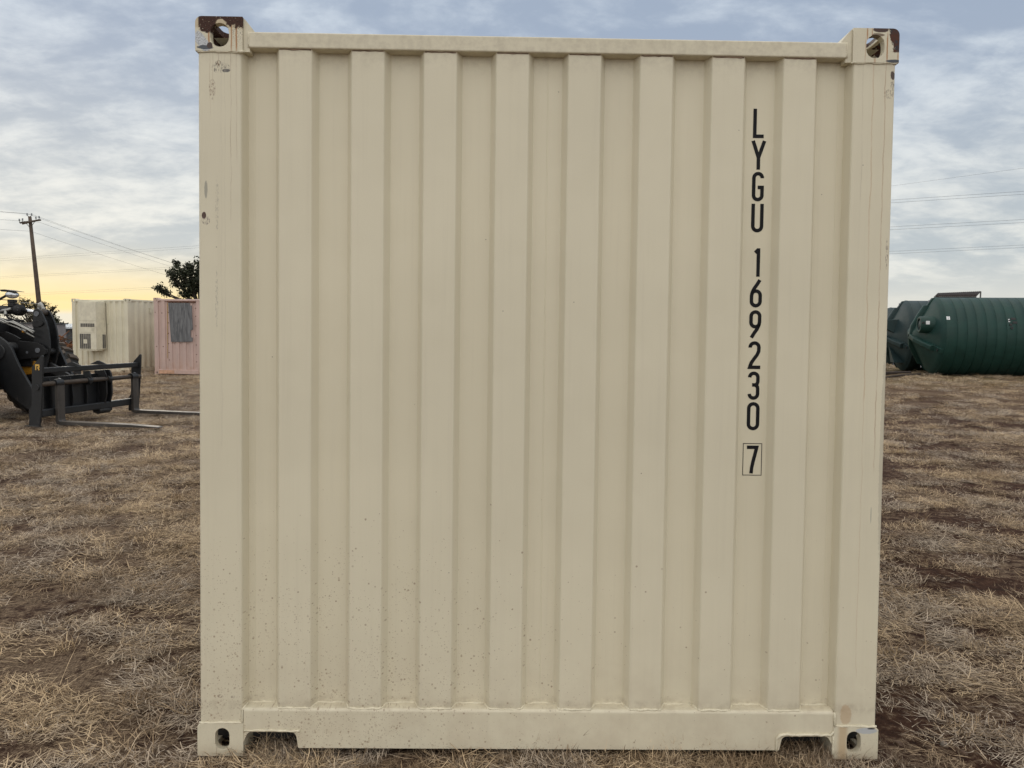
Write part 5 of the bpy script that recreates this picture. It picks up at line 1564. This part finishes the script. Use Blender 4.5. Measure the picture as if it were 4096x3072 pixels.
def scatter():
    P = []; Rr = []; S = []; I = []
    rnd = np.random.default_rng(5)
    cx, cy = 1.066, -2.657

    def region(dens, y0, y1, half=0.78, smin=0.8, smax=1.3, far=1.0):
        area_x = half * (y1 - cy) + 1.2
        n = int(dens * (y1 - y0) * 2 * area_x)
        x = rnd.uniform(-area_x, area_x, n) + cx; y = rnd.uniform(y0, y1, n)
        ok = np.abs(x - cx) < half * (y - cy) + 1.2
        ok &= ~((x > 0.10) & (x < CW - 0.10) & (y > 0.10) & (y < CL))
        ok &= ~((x > 0.0) & (x < CW) & (y > 0.75) & (y < CL))
        for tM in (tan_M, pink_M):
            iv = np.array(tM.inverted()); lx = iv[0, 0] * x + iv[0, 1] * y + iv[0, 3]; ly = iv[1, 0] * x + iv[1, 1] * y + iv[1, 3]
            ok &= ~((lx > 0) & (lx < CW) & (ly > 0) & (ly < CL))
        # behind the main container nothing is seen from anywhere near the camera
        ang = np.abs((x - cx) / (y - cy)); ok &= ~((y > 3.0) & (ang < 0.26))
        x = x[ok]; y = y[ok]
        cover = fbm(x * 1.1, y * 1.4, 21, 4) * 0.42 + fbm(x * 3.6, y * 5.2, 33, 4) * 0.58
        side = sst(x, 1.2, 2.5)           # right of the container more soil shows
        thr = 0.390 + 0.085 * side * sst(y, -1.0, 1.5)
        pr = sst(cover, thr - 0.03, thr + 0.07)
        keep = rnd.random(len(x)) < np.maximum(pr, 0.05)
        x = x[keep]; y = y[keep]; cover = cover[keep]
        z = ground_h(x, y)
        n = len(x)
        typ = rnd.choice(8, n, p=[.21, .20, .21, .15, .07, .03, .05, .08])
        sc = rnd.uniform(smin, smax, n) * far
        P.append(np.stack([x, y, z], 1)); I.append(typ); S.append(sc)
        Rr.append(np.stack([rnd.normal(0, .10, n), rnd.normal(0, .10, n), rnd.uniform(-0.5, 0.5, n) + (rnd.random(n) < .5) * np.pi], 1))
    region(80, -1.9, 2.0, smin=0.80, smax=1.20)
    region(60, 2.0, 6.0, smin=0.90, smax=1.30)
    region(34, 6.0, 11.0, smin=1.1, smax=1.6)
    region(15, 11.0, 18.0, smin=1.3, smax=1.9)
    region(8, 18.0, 30.0, smin=1.6, smax=2.6)
    region(3.0, 30.0, 46.0, smin=2.2, smax=3.4)
    # extra stalks along the foot of the container
    n = 120; x = rnd.uniform(-0.05, CW + 0.1, n); y = rnd.uniform(-0.10, 0.05, n)
    P.append(np.stack([x, y, ground_h(x, y)], 1)); I.append(rnd.choice([4, 5, 6, 2], n)); S.append(rnd.uniform(0.45, 0.85, n)); Rr.append(np.stack([rnd.normal(0, .1, n), rnd.normal(0, .1, n), rnd.uniform(0, 6.28, n)], 1))
    n = 60; x = np.concatenate([rnd.uniform(0.17, 0.36, 30), rnd.uniform(2.08, 2.27, 30)]); y = rnd.uniform(-0.05, 0.08, n)
    P.append(np.stack([x, y, ground_h(x, y)], 1)); I.append(rnd.choice([4, 5, 7], n)); S.append(rnd.uniform(0.35, 0.65, n)); Rr.append(np.stack([rnd.normal(0, .1, n), rnd.normal(0, .1, n), rnd.uniform(0, 6.28, n)], 1))
    return np.concatenate(P), np.concatenate(Rr), np.concatenate(S), np.concatenate(I)


gp, gr_, gs, gi = scatter()
print('grass instances', len(gp))
pm = bpy.data.meshes.new('dry_grass'); pm.vertices.add(len(gp)); pm.vertices.foreach_set('co', gp.ravel())
a = pm.attributes.new('rot', 'FLOAT_VECTOR', 'POINT'); a.data.foreach_set('vector', gr_.ravel())
a = pm.attributes.new('scl', 'FLOAT', 'POINT'); a.data.foreach_set('value', gs)
a = pm.attributes.new('idx', 'INT', 'POINT'); a.data.foreach_set('value', gi.astype(np.int32))
pm.materials.append(mat_grass); pm.update()
go = bpy.data.objects.new('dry_grass', pm); COL.objects.link(go)
tag(go, 'matted dry straw coloured grass over bare brown soil', 'grass', kind='stuff')
ng = bpy.data.node_groups.new('scatter_tufts', 'GeometryNodeTree')
ng.interface.new_socket('Geometry', in_out='INPUT', socket_type='NodeSocketGeometry'); ng.interface.new_socket('Geometry', in_out='OUTPUT', socket_type='NodeSocketGeometry')
gin = ng.nodes.new('NodeGroupInput'); gout = ng.nodes.new('NodeGroupOutput')
ci = ng.nodes.new('GeometryNodeCollectionInfo'); ci.inputs['Collection'].default_value = gcol; ci.inputs['Separate Children'].default_value = True; ci.inputs['Reset Children'].default_value = True
iop = ng.nodes.new('GeometryNodeInstanceOnPoints'); iop.inputs['Pick Instance'].default_value = True


def named(nm, typ):
    n = ng.nodes.new('GeometryNodeInputNamedAttribute'); n.data_type = typ; n.inputs['Name'].default_value = nm
    return n.outputs['Attribute']


ng.links.new(gin.outputs[0], iop.inputs['Points']); ng.links.new(ci.outputs[0], iop.inputs['Instance'])
ng.links.new(named('idx', 'INT'), iop.inputs['Instance Index']); ng.links.new(named('rot', 'FLOAT_VECTOR'), iop.inputs['Rotation']); ng.links.new(named('scl', 'FLOAT'), iop.inputs['Scale'])
ng.links.new(iop.outputs[0], gout.inputs[0])
md = go.modifiers.new('scatter', 'NODES'); md.node_group = ng


# ---------------------------------------------------------------- small clods and stones lying on the soil
ccol = bpy.data.collections.new('clods')
mat_clod = simple('soil_clod', (0.095, 0.058, 0.038), 0.95, var=0.3, scale=40)
mat_stone = simple('pale_stone', (0.20, 0.17, 0.145), 0.9, var=0.2, scale=40)
for i in range(4):
    bm = bmesh.new(); bmesh.ops.create_icosphere(bm, subdivisions=2, radius=1.0); rr_ = np.random.default_rng(90 + i)
    for v in bm.verts:
        k = 1 + 0.22 * math.sin(3.1 * v.co.x + i) * math.cos(2.7 * v.co.y) + rr_.normal() * 0.07
        v.co = Vector((v.co.x * k, v.co.y * k * 0.8, v.co.z * k * 0.55))
    me = bpy.data.meshes.new('clod'); bm.to_mesh(me); bm.free(); me.materials.append(mat_stone if i == 3 else mat_clod)
    o = bpy.data.objects.new('clod_%d' % i, me); ccol.objects.link(o)
rnd = np.random.default_rng(15); n = 9000
yy = rnd.uniform(-1.9, 14, n); xx = 1.066 + (rnd.random(n) * 2 - 1) * (0.8 * (yy + 2.66) + 1)
ok = ~((xx > -0.02) & (xx < CW + 0.02) & (yy > -0.05) & (yy < CL)) & ~((yy > 3) & (np.abs((xx - 1.066) / (yy + 2.657)) < 0.26))
cv = fbm(xx * 1.1, yy * 1.4, 21, 4) * 0.42 + fbm(xx * 3.6, yy * 5.2, 33, 4) * 0.58
ok &= (cv < 0.44) | (rnd.random(n) < 0.12)
xx = xx[ok]; yy = yy[ok]; n = len(xx)
pm = bpy.data.meshes.new('soil_clods'); pm.vertices.add(n); pm.vertices.foreach_set('co', np.stack([xx, yy, ground_h(xx, yy)], 1).ravel())
a = pm.attributes.new('rot', 'FLOAT_VECTOR', 'POINT'); a.data.foreach_set('vector', np.stack([rnd.normal(0, .4, n), rnd.normal(0, .4, n), rnd.uniform(0, 6.28, n)], 1).ravel())
a = pm.attributes.new('scl', 'FLOAT', 'POINT'); a.data.foreach_set('value', 0.004 + 0.018 * rnd.random(n) ** 3)
a = pm.attributes.new('idx', 'INT', 'POINT'); a.data.foreach_set('value', rnd.choice(4, n, p=[.33, .32, .31, .04]).astype(np.int32))
pm.materials.append(mat_clod); pm.update()
co_ = bpy.data.objects.new('soil_clods', pm); COL.objects.link(co_); tag(co_, 'small clods and stones on the bare soil', 'clods', kind='stuff')
ng2 = ng.copy()
for nd in ng2.nodes:
    if nd.bl_idname == 'GeometryNodeCollectionInfo': nd.inputs['Collection'].default_value = ccol
md = co_.modifiers.new('scatter', 'NODES'); md.node_group = ng2
